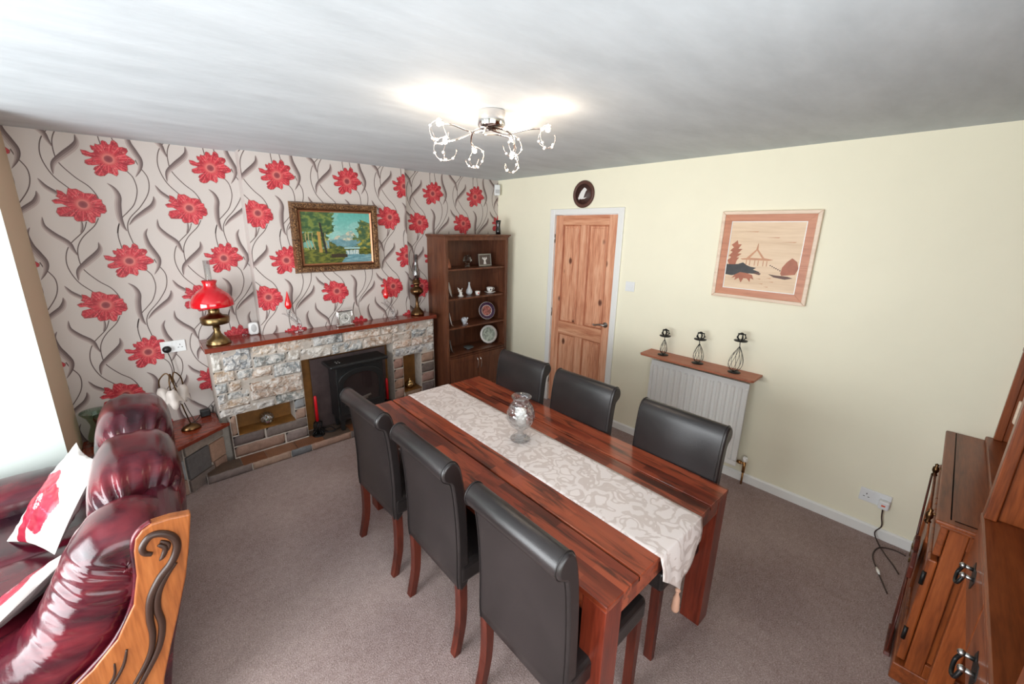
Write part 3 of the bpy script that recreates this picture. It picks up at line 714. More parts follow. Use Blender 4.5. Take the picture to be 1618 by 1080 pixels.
# ------------------------------------------------------------------ dining chairs
def chair():
    r = thing('dining_chair', '', 'chair', (0, 0, 0))
    W = 0.222
    # back with a rolled top: closed profile in x-z swept across y, softened at the sides
    prof = [(-0.165, 0.40), (-0.170, 0.55), (-0.176, 0.70), (-0.186, 0.82), (-0.200, 0.905), (-0.212, 0.945), (-0.228, 0.968), (-0.250, 0.977), (-0.273, 0.970), (-0.289, 0.951),
            (-0.294, 0.928), (-0.287, 0.906), (-0.270, 0.891), (-0.254, 0.880), (-0.246, 0.85), (-0.237, 0.78), (-0.229, 0.68), (-0.224, 0.55), (-0.222, 0.36), (-0.18, 0.36)]
    mb = MB(); pts = spl([(a, 0, b_) for a, b_ in prof + [prof[0]]], 3)[:-1]
    cen = Vector((-0.21, 0, 0.7)); ys = [(-W, .0), (-W, 1), (-W + 0.01, 1), (W - 0.01, 1), (W, 1), (W, .0)]
    rings = []
    for y, k in ((-W, 0.0), (-W + 0.004, -0.006), (-W + 0.016, -0.012), (0, -0.012), (W - 0.016, -0.012), (W - 0.004, -0.006), (W, 0.0)):
        sh = {0.0: 0.010, -0.006: 0.003, -0.012: 0.0}[k]; ring = []
        for i, p in enumerate(pts):
            a = pts[i - 1]; b_ = pts[(i + 1) % len(pts)]; t = (b_ - a).normalized(); n_ = Vector((t.z, 0, -t.x))
            ring.append(mb.v((p.x - n_.x * sh * S, y, p.z - n_.z * sh * S)))
        rings.append(ring)
    n = len(pts)
    for k in range(len(rings) - 1):
        for i in range(n): mb._f([rings[k][i], rings[k][(i + 1) % n], rings[k + 1][(i + 1) % n], rings[k + 1][i]], True)
    mb._f(rings[0]); mb._f(rings[-1][::-1])
    bk = mb.done('backrest', 'dark_leather', r)
    for y in (-W + 0.013, W - 0.013):
        mb = MB(); q = []
        for i, p in enumerate(pts):
            a = pts[i - 1]; b_ = pts[(i + 1) % n]; t = (b_ - a).normalized(); n_ = Vector((t.z, 0, -t.x)); q.append((p.x + n_.x * 0.001 * S, y, p.z + n_.z * 0.001 * S))
        mb.tube(q[2:-4], 0.0022, 6); mb.done('piping', 'dark_piping', bk)
    mb = MB()
    def sfn(p): return Vector((0, 0, 0))
    mb.box(-0.22, 0.262, -0.226, 0.226, 0.375, 0.475)
    st_ = mb.done('seat', 'dark_leather', r, 0.022, 4)
    for s in (-1, 1):
        mb = MB(); q = spl([(-0.20, 0.198 * s, 0.40), (-0.196, 0.198 * s, 0.28), (-0.202, 0.198 * s, 0.14), (-0.232, 0.198 * s, 0.0)], 4)
        mb.c = None; prev = None
        for i, p in enumerate(q):
            h = 0.021 - 0.004 * i / len(q)
            ring = [mb.v((p.x + a * h, p.y + b_ * h, p.z)) for a, b_ in ((-1, -1), (1, -1), (1, 1), (-1, 1))]
            if prev:
                for k in range(4): mb._f([prev[k], prev[(k + 1) % 4], ring[(k + 1) % 4], ring[k]])
            else: mb._f(ring[::-1])
            prev = ring
        mb._f(prev); mb.done('leg', 'chair_leg', r, 0.002)
        mb = MB(); mb.prism([(0.218, 0.385), (0.258, 0.385), (0.252, 0.0), (0.224, 0.0)], 'y', 0.198 * s - 0.019, 0.198 * s + 0.019); mb.done('leg', 'chair_leg', r, 0.002)
    return r
S = 1
proto = chair()
spots = [(-2.205, -1.735, 0.02, 'dark leather chair on the sofa side of the table, nearest the fireplace'),
         (-2.195, -2.305, -0.01, 'dark leather chair on the sofa side of the table, middle of the three'),
         (-2.205, -2.885, -0.01, 'dark leather chair on the sofa side of the table, closest to the camera'),
         (-1.523, -1.745, PI + 0.01, 'dark leather chair on the radiator side of the table, next to the bookcase'),
         (-1.530, -2.285, PI, 'dark leather chair on the radiator side of the table, in front of the pine door'),
         (-1.540, -2.885, PI - 0.02, 'dark leather chair on the radiator side of the table, in front of the radiator')]
for i, (x, y, a, lb) in enumerate(spots):
    o = proto if i == 0 else copy_tree(proto)
    o.location = (x, y, 0); o.rotation_euler = (0, 0, a); tag(o, lb, 'chair', 'high backed dark leather dining chairs')

# ------------------------------------------------------------------ bookcase
bc = thing('bookcase', 'tall dark brown wooden bookcase with open shelves above two doors, in the alcove', 'bookcase', (-0.55, -0.16, 0))
X0, X1, Y0, Y1 = -0.972, -0.135, -0.33, -0.005
for x0, x1 in ((X0, X0 + 0.022), (X1 - 0.022, X1)): box('side_panel', 'bookcase', x0, x1, Y0 + 0.02, Y1, 0, 1.765, bc, 0.002)
box('back_panel', 'bookcase', X0 + 0.022, X1 - 0.022, Y1 - 0.012, Y1, 0.06, 1.765, bc)
mb = MB()
mb.box(X0, X0 + 0.036, Y0, Y0 + 0.02, 0, 1.765); mb.box(X1 - 0.036, X1, Y0, Y0 + 0.02, 0, 1.765); mb.box(X0 + 0.036, X1 - 0.036, Y0, Y0 + 0.02, 1.73, 1.765); mb.box(X0 + 0.036, X1 - 0.036, Y0, Y0 + 0.02, 0, 0.08)
mb.box(X0 + 0.036, X1 - 0.036, Y0, Y0 + 0.02, 0.515, 0.545)
mb.done('face_frame', 'bookcase', bc, 0.003)
mb = MB(); mb.box(X0 - 0.02, X1 + 0.02, Y0 - 0.022, Y1, 1.772, 1.788); mb.box(X0 - 0.01, X1 + 0.01, Y0 - 0.011, Y1, 1.758, 1.772); mb.done('cornice', 'bookcase', bc, 0.004)
SH = [0.548, 0.838, 1.145, 1.448]
for i, z in enumerate(SH): box('shelf', 'bookcase', X0 + 0.023, X1 - 0.023, Y0 + (0.02 if i else 0.0), Y1 - 0.012, z - 0.018, z, bc, 0.003)
for x0, x1, hx in ((X0 + 0.038, -0.5555, -0.575), (-0.5515, X1 - 0.038, -0.532)):
    mb = MB(); a = 0.055
    for q in ((x0, x0 + a, 0.085, 0.51), (x1 - a, x1, 0.085, 0.51), (x0 + a, x1 - a, 0.085, 0.085 + a), (x0 + a, x1 - a, 0.51 - a, 0.51)): mb.box(q[0], q[1], Y0 - 0.004, Y0 + 0.014, q[2], q[3])
    d = mb.done('door', 'bookcase', bc, 0.003)
    box('panel', 'bookcase', x0 + a, x1 - a, Y0 + 0.004, Y0 + 0.012, 0.085 + a, 0.51 - a, d)
    mb = MB(); mb.tube(spl([(hx, Y0 - 0.004, 0.345), (hx, Y0 - 0.02, 0.36), (hx, Y0 - 0.028, 0.405), (hx, Y0 - 0.02, 0.45), (hx, Y0 - 0.004, 0.465)]), 0.005, 8); mb.done('handle', 'chrome', d)

def lath(name, m_, prof, c, label, cat, group=None, n=28, rot=None, parent=None):
    mb = MB(); mb.lathe(prof, c, n, rot=rot); o = mb.done(name, m_, parent)
    if parent is None: tag(o, label, cat, group)
    return o
lath('vase', plain('black_glaze', (16, 17, 20), 0.12, coat=0.5), [(0.001, 0), (0.026, 0), (0.029, 0.03), (0.023, 0.075), (0.023, 0.10), (0.03, 0.145), (0.027, 0.15), (0.022, 0.13), (0.001, 0.12)], (-0.205, -0.24, 1.789), 'glossy black waisted vase standing on top of the bookcase', 'vase')
# shelf things, top shelf
zt = SH[3] + 0.001
g = thing('glass_lamp', 'small clear glass candle lamp with a flared shade on the top shelf of the bookcase', 'candle lamp', (-0.60, -0.2, zt))
lath('base', 'glass', [(0.001, 0), (0.032, 0.001), (0.03, 0.01), (0.02, 0.02), (0.024, 0.045), (0.02, 0.05)], (-0.60, -0.2, zt), '', '', parent=g)
lath('shade', 'glass', [(0.018, 0.05), (0.054, 0.056), (0.05, 0.08), (0.036, 0.125), (0.034, 0.125), (0.048, 0.08), (0.051, 0.058), (0.018, 0.052)], (-0.60, -0.2, zt), '', '', parent=g)
ph = thing('photo_frame', 'small silver framed picture of a white angel on the top shelf of the bookcase', 'photo frame', (-0.36, -0.2, zt))
Rt_ = Matrix.Translation((-0.36, -0.2, zt)) @ Matrix.Rotation(-0.12, 4, 'X')
mb = MB()
for a in ((-0.09, 0.09, 0, 0.014), (-0.09, 0.09, 0.118, 0.132), (-0.09, -0.078, 0.014, 0.118), (0.078, 0.09, 0.014, 0.118)): mb.box(a[0], a[1], -0.012, 0, a[2], a[3], Rt_)
mb.done('frame', 'steel', ph, 0.002)
mb = MB(); mb.box(-0.078, 0.078, -0.004, 0, 0.014, 0.118, Rt_); mb.done('picture', plain('dark_print', (92, 78, 72), 0.4, nscale=40, namt=0.3), ph)
mb = MB(); pp = [(-0.02, 0.02), (0.02, 0.02), (0.01, 0.06), (0.035, 0.08), (0.025, 0.10), (0.007, 0.075), (0.006, 0.095), (-0.006, 0.095), (-0.007, 0.075), (-0.025, 0.10), (-0.035, 0.08), (-0.01, 0.06)]
A = [mb.v(Rt_ @ Vector((a, -0.006, b_))) for a, b_ in pp]; mb._f(A); mb.done('angel', 'china', ph)
lath('ornament', plain('copper_cone', (150, 92, 66), 0.35, metal=0.4), [(0.03, 0), (0.028, 0.02), (0.006, 0.10), (0.001, 0.105)], (-0.878, -0.25, zt), 'small copper brown pointed ornament at the left end of the top bookcase shelf', 'ornament')
# second shelf
z2 = SH[2] + 0.001
def plate(name, c, r, m1, label, ring=None, tilt=-0.2, yaw=0.0, stand=True, group=None):
    t = thing(name, label, 'plate', c, group)
    R = Matrix.Rotation(yaw, 4, 'Z') @ Matrix.Rotation(PI / 2 + tilt, 4, 'X'); cc = Vector(c) + Vector((0, 0, r + 0.008))
    mb = MB(); mb.lathe([(0.001, 0.003), (r * 0.6, 0.003), (r * 0.66, 0.0), (r, 0.010), (r, 0.013), (r * 0.66, 0.004), (0.001, 0.006)][::-1] if False else [(0.001, -0.002), (r * 0.6, -0.002), (r, 0.009), (r, 0.012), (r * 0.62, 0.003), (0.001, 0.003)], cc, 40, rot=R)
    mb.done('dish', m1, t)
    if ring:
        for k, (r0, r1, mm) in enumerate(ring):
            mb = MB(); mb.lathe([(r0, 0.0045 + max(0, r0 - r * 0.62) / (r * 0.38) * 0.009), (r1, 0.0045 + max(0, r1 - r * 0.62) / (r * 0.38) * 0.009)], cc, 40, rot=R)
            bmesh.ops.delete(mb.b, geom=[f for f in mb.b.faces if len(f.verts) > 4], context='FACES_ONLY'); mb.done('painted_band', mm, t)
    if stand:
        mb = MB()
        for s in (-1, 1): mb.tube([cc + Vector((0.03 * s, -0.02, -r + 0.01)), cc + Vector((0.03 * s, -0.02, -r - 0.006)), cc + Vector((0.03 * s, 0.05, -r - 0.006)), cc + Vector((0.0, 0.03, -r * 0.2))], 0.0015, 6)
        mb.done('wire_stand', 'steel', t)
    return t
P_multi = plain('multicolour_glaze', (150, 90, 84), 0.2, nscale=45, namt=0.95); P_navy = plain('navy_rim', (62, 40, 66), 0.2, nscale=90, namt=0.9); P_lands = plain('painted_landscape', (170, 180, 168), 0.25, nscale=28, namt=0.6)
plate('plate', (-0.862, -0.235, z2), 0.078, 'china', 'white plate with faint motif standing at the left of the second bookcase shelf', [(0.02, 0.045, plain('faint_motif', (226, 206, 200), 0.3, nscale=60, namt=0.2))], yaw=0.9)
f1 = MB(); f1.lathe([(0.001, 0), (0.03, 0), (0.03, 0.008), (0.02, 0.012), (0.016, 0.03), (0.02, 0.045), (0.001, 0.05)], (-0.70, -0.21, z2), 16); f1.ball((-0.71, -0.21, z2 + 0.058), 0.016, 10, (1.3, 1, 1)); f1.ball((-0.728, -0.21, z2 + 0.078), 0.011, 8); f1.tube([(-0.735, -0.21, z2 + 0.085), (-0.74, -0.21, z2 + 0.098)], 0.003); f1.tube([(-0.69, -0.21, z2 + 0.05), (-0.68, -0.21, z2 + 0.085)], 0.004)
tag(f1.done('figurine', 'china'), 'small white china figurine of a dog on the second bookcase shelf', 'figurine')
lath('bud_vase', plain('pale_blue_china', (206, 210, 214), 0.15), [(0.001, 0), (0.022, 0), (0.036, 0.02), (0.036, 0.04), (0.018, 0.075), (0.009, 0.11), (0.011, 0.135), (0.008, 0.135), (0.001, 0.12)], (-0.555, -0.17, z2), 'pale slender necked bud vase on the second bookcase shelf', 'vase')
eg = thing('egg_cup', 'tiny white pot with a red flower on the second bookcase shelf', 'pot', (-0.505, -0.255, z2))
lath('pot', 'china', [(0.001, 0), (0.018, 0), (0.024, 0.02), (0.027, 0.045), (0.024, 0.045), (0.001, 0.03)], (-0.505, -0.255, z2), '', '', parent=eg)
mb = MB(); mb.ball((-0.511, -0.278, z2 + 0.025), 0.009, 8, (1, 0.35, 1)); mb.done('flower_motif', 'red_candle', eg)
ts = thing('teacup_and_saucer', 'white china teacup with dark motif on its saucer, right of the second bookcase shelf', 'teacup', (-0.30, -0.22, z2))
lath('saucer', 'china', [(0.001, 0), (0.03, 0), (0.034, 0.005), (0.064, 0.016), (0.063, 0.019), (0.03, 0.008), (0.001, 0.008)], (-0.30, -0.22, z2), '', '', parent=ts)
cp = lath('cup', 'china', [(0.001, 0.009), (0.018, 0.009), (0.02, 0.016), (0.034, 0.035), (0.039, 0.065), (0.037, 0.065), (0.03, 0.035), (0.001, 0.02)], (-0.30, -0.22, z2), '', '', parent=ts)
mb = MB(); mb.tube(spl([(-0.263, -0.22, z2 + 0.055), (-0.24, -0.22, z2 + 0.055), (-0.238, -0.22, z2 + 0.038), (-0.262, -0.22, z2 + 0.03)]), 0.003, 8); mb.done('handle', 'china', cp)
mb = MB(); mb.ball((-0.315, -0.252, z2 + 0.045), 0.010, 8, (1, 0.4, 1)); mb.ball((-0.288, -0.252, z2 + 0.042), 0.008, 8, (1, 0.4, 1)); mb.done('motif', 'ven_black', cp)
# third shelf
z3 = SH[1] + 0.001
plate('plate', (-0.862, -0.235, z3), 0.072, 'china', 'plain white plate standing at the left of the third bookcase shelf', yaw=1.0)
f2 = MB(); f2.lathe([(0.001, 0), (0.02, 0), (0.016, 0.008), (0.03, 0.03), (0.036, 0.05), (0.03, 0.066), (0.016, 0.074), (0.001, 0.076)], (-0.66, -0.22, z3), 20)
for s in (-1, 1): f2.ball((-0.66 + 0.03 * s, -0.235, z3 + 0.062), 0.011, 8); f2.ball((-0.66 + 0.022 * s, -0.24, z3 + 0.006), 0.007, 8)
tag(f2.done('trinket_pot', 'china_blue'), 'small patterned white trinket pot with little feet on the third bookcase shelf', 'pot')
plate('plate', (-0.33, -0.2, z3), 0.098, 'china', 'round plate with multicoloured centre and navy rim standing on the third bookcase shelf', [(0.0, 0.058, P_multi), (0.062, 0.095, P_navy)], tilt=-0.22, yaw=-0.3)
z4 = SH[0] + 0.001
plate('plate', (-0.862, -0.235, z4), 0.072, plain('grey_glaze', (150, 150, 146), 0.2, nscale=30, namt=0.3), 'grey patterned plate at the left of the lowest open bookcase shelf', yaw=1.0)
lath('dish', plain('dark_dish', (96, 104, 106), 0.2), [(0.001, 0), (0.022, 0), (0.024, 0.01), (0.058, 0.03), (0.056, 0.033), (0.02, 0.014), (0.001, 0.012)], (-0.62, -0.24, z4), 'small low dark grey dish on the lowest open bookcase shelf', 'dish')
plate('plate', (-0.30, -0.2, z4), 0.105, 'china', 'white plate with painted bird landscape standing on the lowest open bookcase shelf', [(0.0, 0.082, P_lands)], tilt=-0.22, yaw=-0.3)

# ------------------------------------------------------------------ mantel things
MZ = 0.9955
def oillamp_brass(name, c, label, prof, chim, chm, shade=None):
    t = thing(name, label, 'oil lamp', c)
    lath('brass_font', 'brass' if shade else 'brass_dark', prof, c, '', '', parent=t, n=36)
    lath('chimney', chm, chim, c, '', '', parent=t, n=28)
    if shade:
        s_ = lath('lamp_shade', 'red_glass', shade, c, '', '', parent=t, n=48)
    return t
c = (-2.868, -0.125, MZ)
oillamp_brass('oil_lamp', c, 'brass oil lamp with red glass shade at the left end of the mantel',
    [(0.001, 0), (0.078, 0), (0.08, 0.008), (0.072, 0.018), (0.074, 0.026), (0.045, 0.05), (0.026, 0.075), (0.020, 0.10), (0.024, 0.118), (0.022, 0.135), (0.036, 0.142), (0.085, 0.152), (0.09, 0.165), (0.092, 0.20), (0.086, 0.205), (0.05, 0.215), (0.046, 0.222), (0.036, 0.23), (0.036, 0.262), (0.042, 0.27), (0.001, 0.275)],
    [(0.026, 0.27), (0.028, 0.30), (0.030, 0.36), (0.020, 0.45), (0.020, 0.61), (0.018, 0.61), (0.018, 0.45), (0.028, 0.36), (0.024, 0.28)], 'glass',
    [(0.134, 0.282), (0.137, 0.29), (0.132, 0.325), (0.108, 0.37), (0.07, 0.402), (0.044, 0.418), (0.040, 0.44), (0.05, 0.468), (0.046, 0.468), (0.036, 0.44), (0.040, 0.414), (0.068, 0.396), (0.105, 0.364), (0.128, 0.322), (0.132, 0.285)])
c = (-1.182, -0.128, MZ)
oillamp_brass('oil_lamp', c, 'slender dark brass oil lamp with smoky glass chimney at the mantel right end',
    [(0.001, 0), (0.066, 0), (0.068, 0.012), (0.062, 0.03), (0.035, 0.06), (0.02, 0.085), (0.016, 0.12), (0.014, 0.165), (0.022, 0.18), (0.02, 0.19), (0.04, 0.205), (0.062, 0.225), (0.066, 0.24), (0.06, 0.262), (0.034, 0.28), (0.026, 0.29), (0.03, 0.31), (0.05, 0.318), (0.034, 0.325), (0.038, 0.35), (0.001, 0.355)],
    [(0.028, 0.35), (0.036, 0.38), (0.038, 0.42), (0.026, 0.47), (0.021, 0.52), (0.021, 0.60), (0.019, 0.60), (0.018, 0.52), (0.023, 0.47), (0.034, 0.42), (0.026, 0.36)], 'smoky')
def flame_bird(c, sx, label):
    t = thing('glass_sculpture', label, 'glass ornament', c)
    c = Vector(c); mb = MB()
    P = [(0.03 * sx, 0, 0.006), (0.045 * sx, 0, 0.03), (0.03 * sx, 0, 0.09), (0.0, 0, 0.13), (-0.03 * sx, 0, 0.165), (-0.035 * sx, 0, 0.19), (-0.02 * sx, 0, 0.20)]
    mb.tube([c + q for q in spl(P, 5)], 0.01, 10, rs=[0.008 + 0.012 * math.sin(PI * i / 30) for i in range(31)]); 
    mb.tube([c + q for q in spl([(0.04 * sx, 0, 0.05), (0.0, 0.01, 0.10), (-0.05 * sx, 0.01, 0.15), (-0.085 * sx, 0, 0.165)], 5)], 0.006, 8, rs=[0.011 * (1 - i / 18) + 0.002 for i in range(16)])
    mb.lathe([(0.001, 0), (0.04, 0), (0.036, 0.008), (0.001, 0.012)], c + Vector((0.03 * sx, 0, 0)), 18, (1, 0.7)); mb.done('glass_body', 'crystal', t)
    mb = MB(); mb.lathe([(0.001, 0.195), (0.016, 0.20), (0.027, 0.22), (0.027, 0.24), (0.016, 0.28), (0.005, 0.33), (0.001, 0.345)], c + Vector((-0.03 * sx, 0, 0)), 20); mb.done('red_drop', 'red_drop', t)
flame_bird((-2.335, -0.12, MZ), 1, 'clear glass sculpture holding a red teardrop, on the mantel left of the clock')
flame_bird((-1.485, -0.13, MZ), 1, 'clear glass sculpture holding a red teardrop, on the mantel right of the clock')
ck = thing('mantel_clock', 'small square silver and glass clock on the mantel below the painting', 'clock', (-1.93, -0.15, MZ))
cx, cy = -1.93, -0.155
mb = MB(); mb.box(cx - 0.075, cx + 0.075, cy - 0.025, cy + 0.025, MZ, MZ + 0.012); mb.box(cx - 0.068, cx + 0.068, cy - 0.022, cy + 0.022, MZ + 0.132, MZ + 0.142)
for s in (-1, 1):
    for q in (-1, 1): mb.lathe([(0.004, 0.012), (0.004, 0.132)], (cx + 0.06 * s, cy + 0.016 * q, MZ), 10)
mb.done('case', 'chrome', ck, 0.002)
mb = MB(); mb.box(cx - 0.052, cx + 0.052, cy - 0.006, cy + 0.006, MZ + 0.018, MZ + 0.126); mb.done('dial_plate', plain('dial_silver', (190, 190, 184), 0.4, metal=0.2, nscale=70, namt=0.4), ck)
RX = Matrix.Rotation(PI / 2, 4, 'X')
mb = MB(); mb.lathe([(0.036, 0), (0.041, 0), (0.041, 0.003), (0.036, 0.003), (0.036, 0)], (cx, cy - 0.006, MZ + 0.072), 32, rot=RX); mb.done('dial_ring', 'china', ck)
mb = MB(); mb.prism([(cx - 0.003, MZ + 0.065), (cx + 0.003, MZ + 0.065), (cx + 0.001, MZ + 0.10), (cx - 0.001, MZ + 0.10)], 'y', cy - 0.0105, cy - 0.0095); mb.prism([(cx - 0.004, MZ + 0.069), (cx + 0.024, MZ + 0.06), (cx + 0.026, MZ + 0.063), (cx - 0.003, MZ + 0.075)], 'y', cy - 0.012, cy - 0.011); mb.done('hands', 'hole', ck)
mb = MB(); mb.sup((-2.612, 0.0, MZ + 0.051), (0.036, 0.022, 0.05), 0.5, 28, 18); af = mb.done('air_freshener', 'plastic'); tag(af, 'small white plastic air freshener on the mantel left of the chimney breast', 'air freshener')
mb = MB(); mb.sup((-2.612, -0.0215, MZ + 0.056), (0.02, 0.004, 0.032), 1.0, 20, 12); mb.done('vent', 'frosted', af)
mb = MB(); mb.ball((-2.69, -0.02, MZ + 0.012), 0.012, 6); mb.ball((-2.672, -0.02, MZ + 0.008), 0.008, 6); tag(mb.done('crystal_ornament', 'crystal'), 'tiny clear crystal ornament on the mantel between the red lamp and the chimney breast', 'ornament')

# hearth things
def candle_set(c, h0, h, label_h, label_c, cat='candle holder'):
    t = thing('candle_holder', label_h, cat, c); c = Vector(c)
    mb = MB()
    for k in range(4):
        a = k * PI / 2 + 0.4; d = Vector((math.cos(a), math.sin(a), 0))
        mb.tube([c + q for q in spl([d * 0.05 + Vector((0, 0, 0.006)), d * 0.058 + Vector((0, 0, 0.03)), d * 0.03 + Vector((0, 0, 0.05)), d * 0.02 + Vector((0, 0, 0.035)), d * 0.03 + Vector((0, 0, 0.02))], 5)], 0.0055, 8)
        mb.tube([c + q for q in spl([d * 0.03 + Vector((0, 0, 0.05)), d * 0.045 + Vector((0, 0, h0 - 0.03)), d * 0.02 + Vector((0, 0, h0 - 0.01))], 5)], 0.005, 8)
    mb.tube([c, c + Vector((0, 0, h0))], 0.006, 8); mb.lathe([(0.012, h0 - 0.015), (0.02, h0), (0.018, h0)], c, 16); mb.lathe([(0.001, 0), (0.052, 0), (0.05, 0.006), (0.001, 0.008)], c, 24)
    mb.done('iron_scrolls', 'iron', t)
    q = thing('taper_candle', label_c, 'candle', c + Vector((0, 0, h0 + 0.001)))
    mb = MB(); mb.lathe([(0.001, h0 + 0.001), (0.013, h0 + 0.001), (0.012, h0 + h - 0.01), (0.006, h0 + h), (0.001, h0 + h)], c, 16); mb.done('wax', 'red_candle', q)
    mb = MB(); mb.tube([c + Vector((0, 0, h0 + h)), c + Vector((0.001, 0, h0 + h + 0.008))], 0.001, 6); mb.done('wick', 'hole', q)
candle_set((-2.262, -0.215, 0.0705), 0.13, 0.235, 'black wrought iron candle holder on the hearth left of the stove', 'tall red taper candle in the holder left of the stove')
candle_set((-1.58, -0.175, 0.0705), 0.13, 0.22, 'black wrought iron candle holder on the hearth right of the stove', 'tall red taper candle in the holder right of the stove')
mb = MB()
mb.tube(spl([(-2.17, -0.13, 0.078), (-2.22, -0.15, 0.09), (-2.20, -0.22, 0.076), (-2.13, -0.25, 0.082), (-2.15, -0.19, 0.10), (-2.20, -0.17, 0.082), (-2.16, -0.235, 0.076), (-2.04, -0.2, 0.078)], 6), 0.0045, 8)
tag(mb.done('power_cable', 'black'), 'coiled black cable lying on the hearth beside the stove leg', 'cable')
gg = thing('glass_globe', 'clear glass globe holding small pebbles in the low left recess of the fireplace', 'glass globe', (-2.63, -0.125, 0.267))
mb = MB(); mb.lathe([(0.001, 0), (0.022, 0.0), (0.045, 0.02), (0.056, 0.05), (0.045, 0.085), (0.02, 0.10), (0.018, 0.098), (0.042, 0.083), (0.052, 0.05), (0.042, 0.022), (0.001, 0.006)], (-2.63, -0.145, 0.267), 28); mb.done('glass_bowl', 'crystal', gg)
mb = MB()
for k in range(16): mb.c = lin(random.choice([(90, 110, 60), (200, 190, 170), (60, 50, 46), (150, 96, 110)])); a = random.uniform(0, 6.3); r_ = random.uniform(0, 0.028); mb.ball((-2.63 + r_ * math.cos(a), -0.145 + r_ * math.sin(a), 0.267 + 0.015 + 0.022 * random.random()), 0.009, 6)
mb.c = None; o = mb.done('pebbles', 'leaf', gg); o['kind'] = 'stuff'
pt = thing('lidded_pot', 'small round brass pot with a knobbed lid in the right niche of the fireplace', 'pot', (-1.31, -0.14, 0.241))
lath('body', 'gold', [(0.001, 0), (0.024, 0), (0.046, 0.022), (0.05, 0.045), (0.038, 0.066), (0.03, 0.07)], (-1.31, -0.14, 0.241), '', '', parent=pt)
lath('lid', 'gold', [(0.034, 0.068), (0.034, 0.073), (0.012, 0.088), (0.008, 0.096), (0.011, 0.104), (0.001, 0.11)], (-1.31, -0.14, 0.241), '', '', parent=pt)

# bench things: tulip table lamp, transformer, hourglass vase
BZ = 0.4005
tl = thing('tulip_lamp', 'small bronze table lamp with drooping fabric tulip shades on the corner bench', 'table lamp', (-3.12, -0.17, BZ))
bx = Vector((-3.12, -0.17, BZ))
mb = MB(); mb.lathe([(0.001, 0), (0.05, 0), (0.05, 0.01), (0.035, 0.03), (0.014, 0.04), (0.001, 0.045)], bx, 24, (1.2, 0.9)); mb.done('base', 'brass_dark', tl)
for k, (dx, dy) in enumerate(((-0.075, 0.03), (-0.02, -0.06), (0.055, 0.02))):
    mb = MB(); tp_ = bx + Vector((-0.055, 0.04, 0.42)); mb.tube(spl([bx + Vector((0, 0, 0.04)), bx + Vector((-0.02, 0.01, 0.15)), bx + Vector((-0.05, 0.03, 0.34)), tp_ + Vector((dx * 0.3, dy * 0.3, 0.01)), tp_ + Vector((dx * 0.9, dy * 0.9, -0.03)), tp_ + Vector((dx, dy, -0.09))], 6), 0.0045, 8); mb.done('stem', 'brass_dark', tl)
    mb = MB(); c_ = tp_ + Vector((dx, dy, -0.09)); R = Matrix.Rotation(dx * 4, 4, 'Y') @ Matrix.Rotation(-dy * 4, 4, 'X'); n = 24; rings = []
    for r_, z_ in ((0.012, 0.0), (0.03, -0.025), (0.036, -0.06), (0.045, -0.09), (0.058, -0.108)):
        ring = []
        for i in range(n):
            a = 2 * PI * i / n; pe = (1 + 0.28 * math.cos(4 * a) * (-z_ / 0.108) ** 2); ring.append(mb.v(c_ + R @ Vector((r_ * math.cos(a) * pe, r_ * math.sin(a) * pe, z_ - 0.02 * (-z_ / 0.108) ** 3 * math.cos(4 * a)))))
        rings.append(ring)
    for q in range(4):
        for i in range(n): mb._f([rings[q][i], rings[q][(i + 1) % n], rings[q + 1][(i + 1) % n], rings[q + 1][i]], True)
    o = mb.done('tulip_shade', 'shade_fabric', tl); md = o.modifiers.new('t', 'SOLIDIFY'); md.thickness = 0.002
mb = MB(); mb.box(-3.045, -2.98, -0.01, 0.035, BZ, BZ + 0.055, Matrix.Identity(4)); o = mb.done('power_adapter', 'black', None, 0.008, 3); tag(o, 'black plug-in power adapter lying on the corner bench beside the stonework', 'adapter')
mb = MB(); mb.tube(spl([(-2.985, 0.0, BZ + 0.03), (-2.965, -0.02, BZ + 0.03), (-2.962, 0.02, BZ + 0.07), (-2.965, 0.055, BZ + 0.05)], 5), 0.003, 6); mb.done('lead', 'black', o)
mb = MB(); mb.tube(spl([(-3.045, 0.01, BZ + 0.02), (-3.08, -0.05, BZ + 0.006), (-3.14, -0.09, BZ + 0.005), (-3.165, -0.12, BZ + 0.006), (-3.15, -0.14, BZ + 0.02)], 6), 0.003, 6); tag(mb.done('lamp_cable', 'black'), 'thin black cable on the bench between tulip lamp and power adapter', 'cable')
hv = thing('hourglass_vase', 'pale green hourglass-shaped glass vase in the left corner behind the sofa', 'vase', (-3.60, -0.02, BZ))
c = (-3.60, -0.02, BZ)
mb = MB(); mb.lathe([(0.001, 0.002), (0.05, 0.0), (0.062, 0.02), (0.06, 0.06), (0.038, 0.125), (0.036, 0.145), (0.05, 0.19), (0.078, 0.228), (0.076, 0.231), (0.047, 0.193), (0.033, 0.146), (0.035, 0.124), (0.056, 0.06), (0.058, 0.022), (0.001, 0.006)], c, 32); mb.done('glass_wall', 'glass_green', hv)
mb = MB()
for k in range(26):
    mb.c = lin(random.choice([(20, 130, 100), (16, 100, 84), (196, 110, 60)])); a = random.uniform(0, 6.3); r_ = random.uniform(0.0, 0.042); mb.ball((c[0] + r_ * math.cos(a), c[1] + r_ * math.sin(a), BZ + 0.016 + 0.022 * random.random()), 0.0085, 6)
mb.c = None; o = mb.done('glass_pebbles', 'leaf', hv); o['kind'] = 'stuff'
mb = MB(); mb.box(-3.59, -3.50, -0.20, -0.10, BZ, BZ + 0.006, None); tag(mb.done('coaster', plain('orange_leaf', (190, 104, 56), 0.4, nscale=20, namt=0.2), None, 0.002), 'small orange brown coaster lying on the bench beside the glass vase', 'coaster')

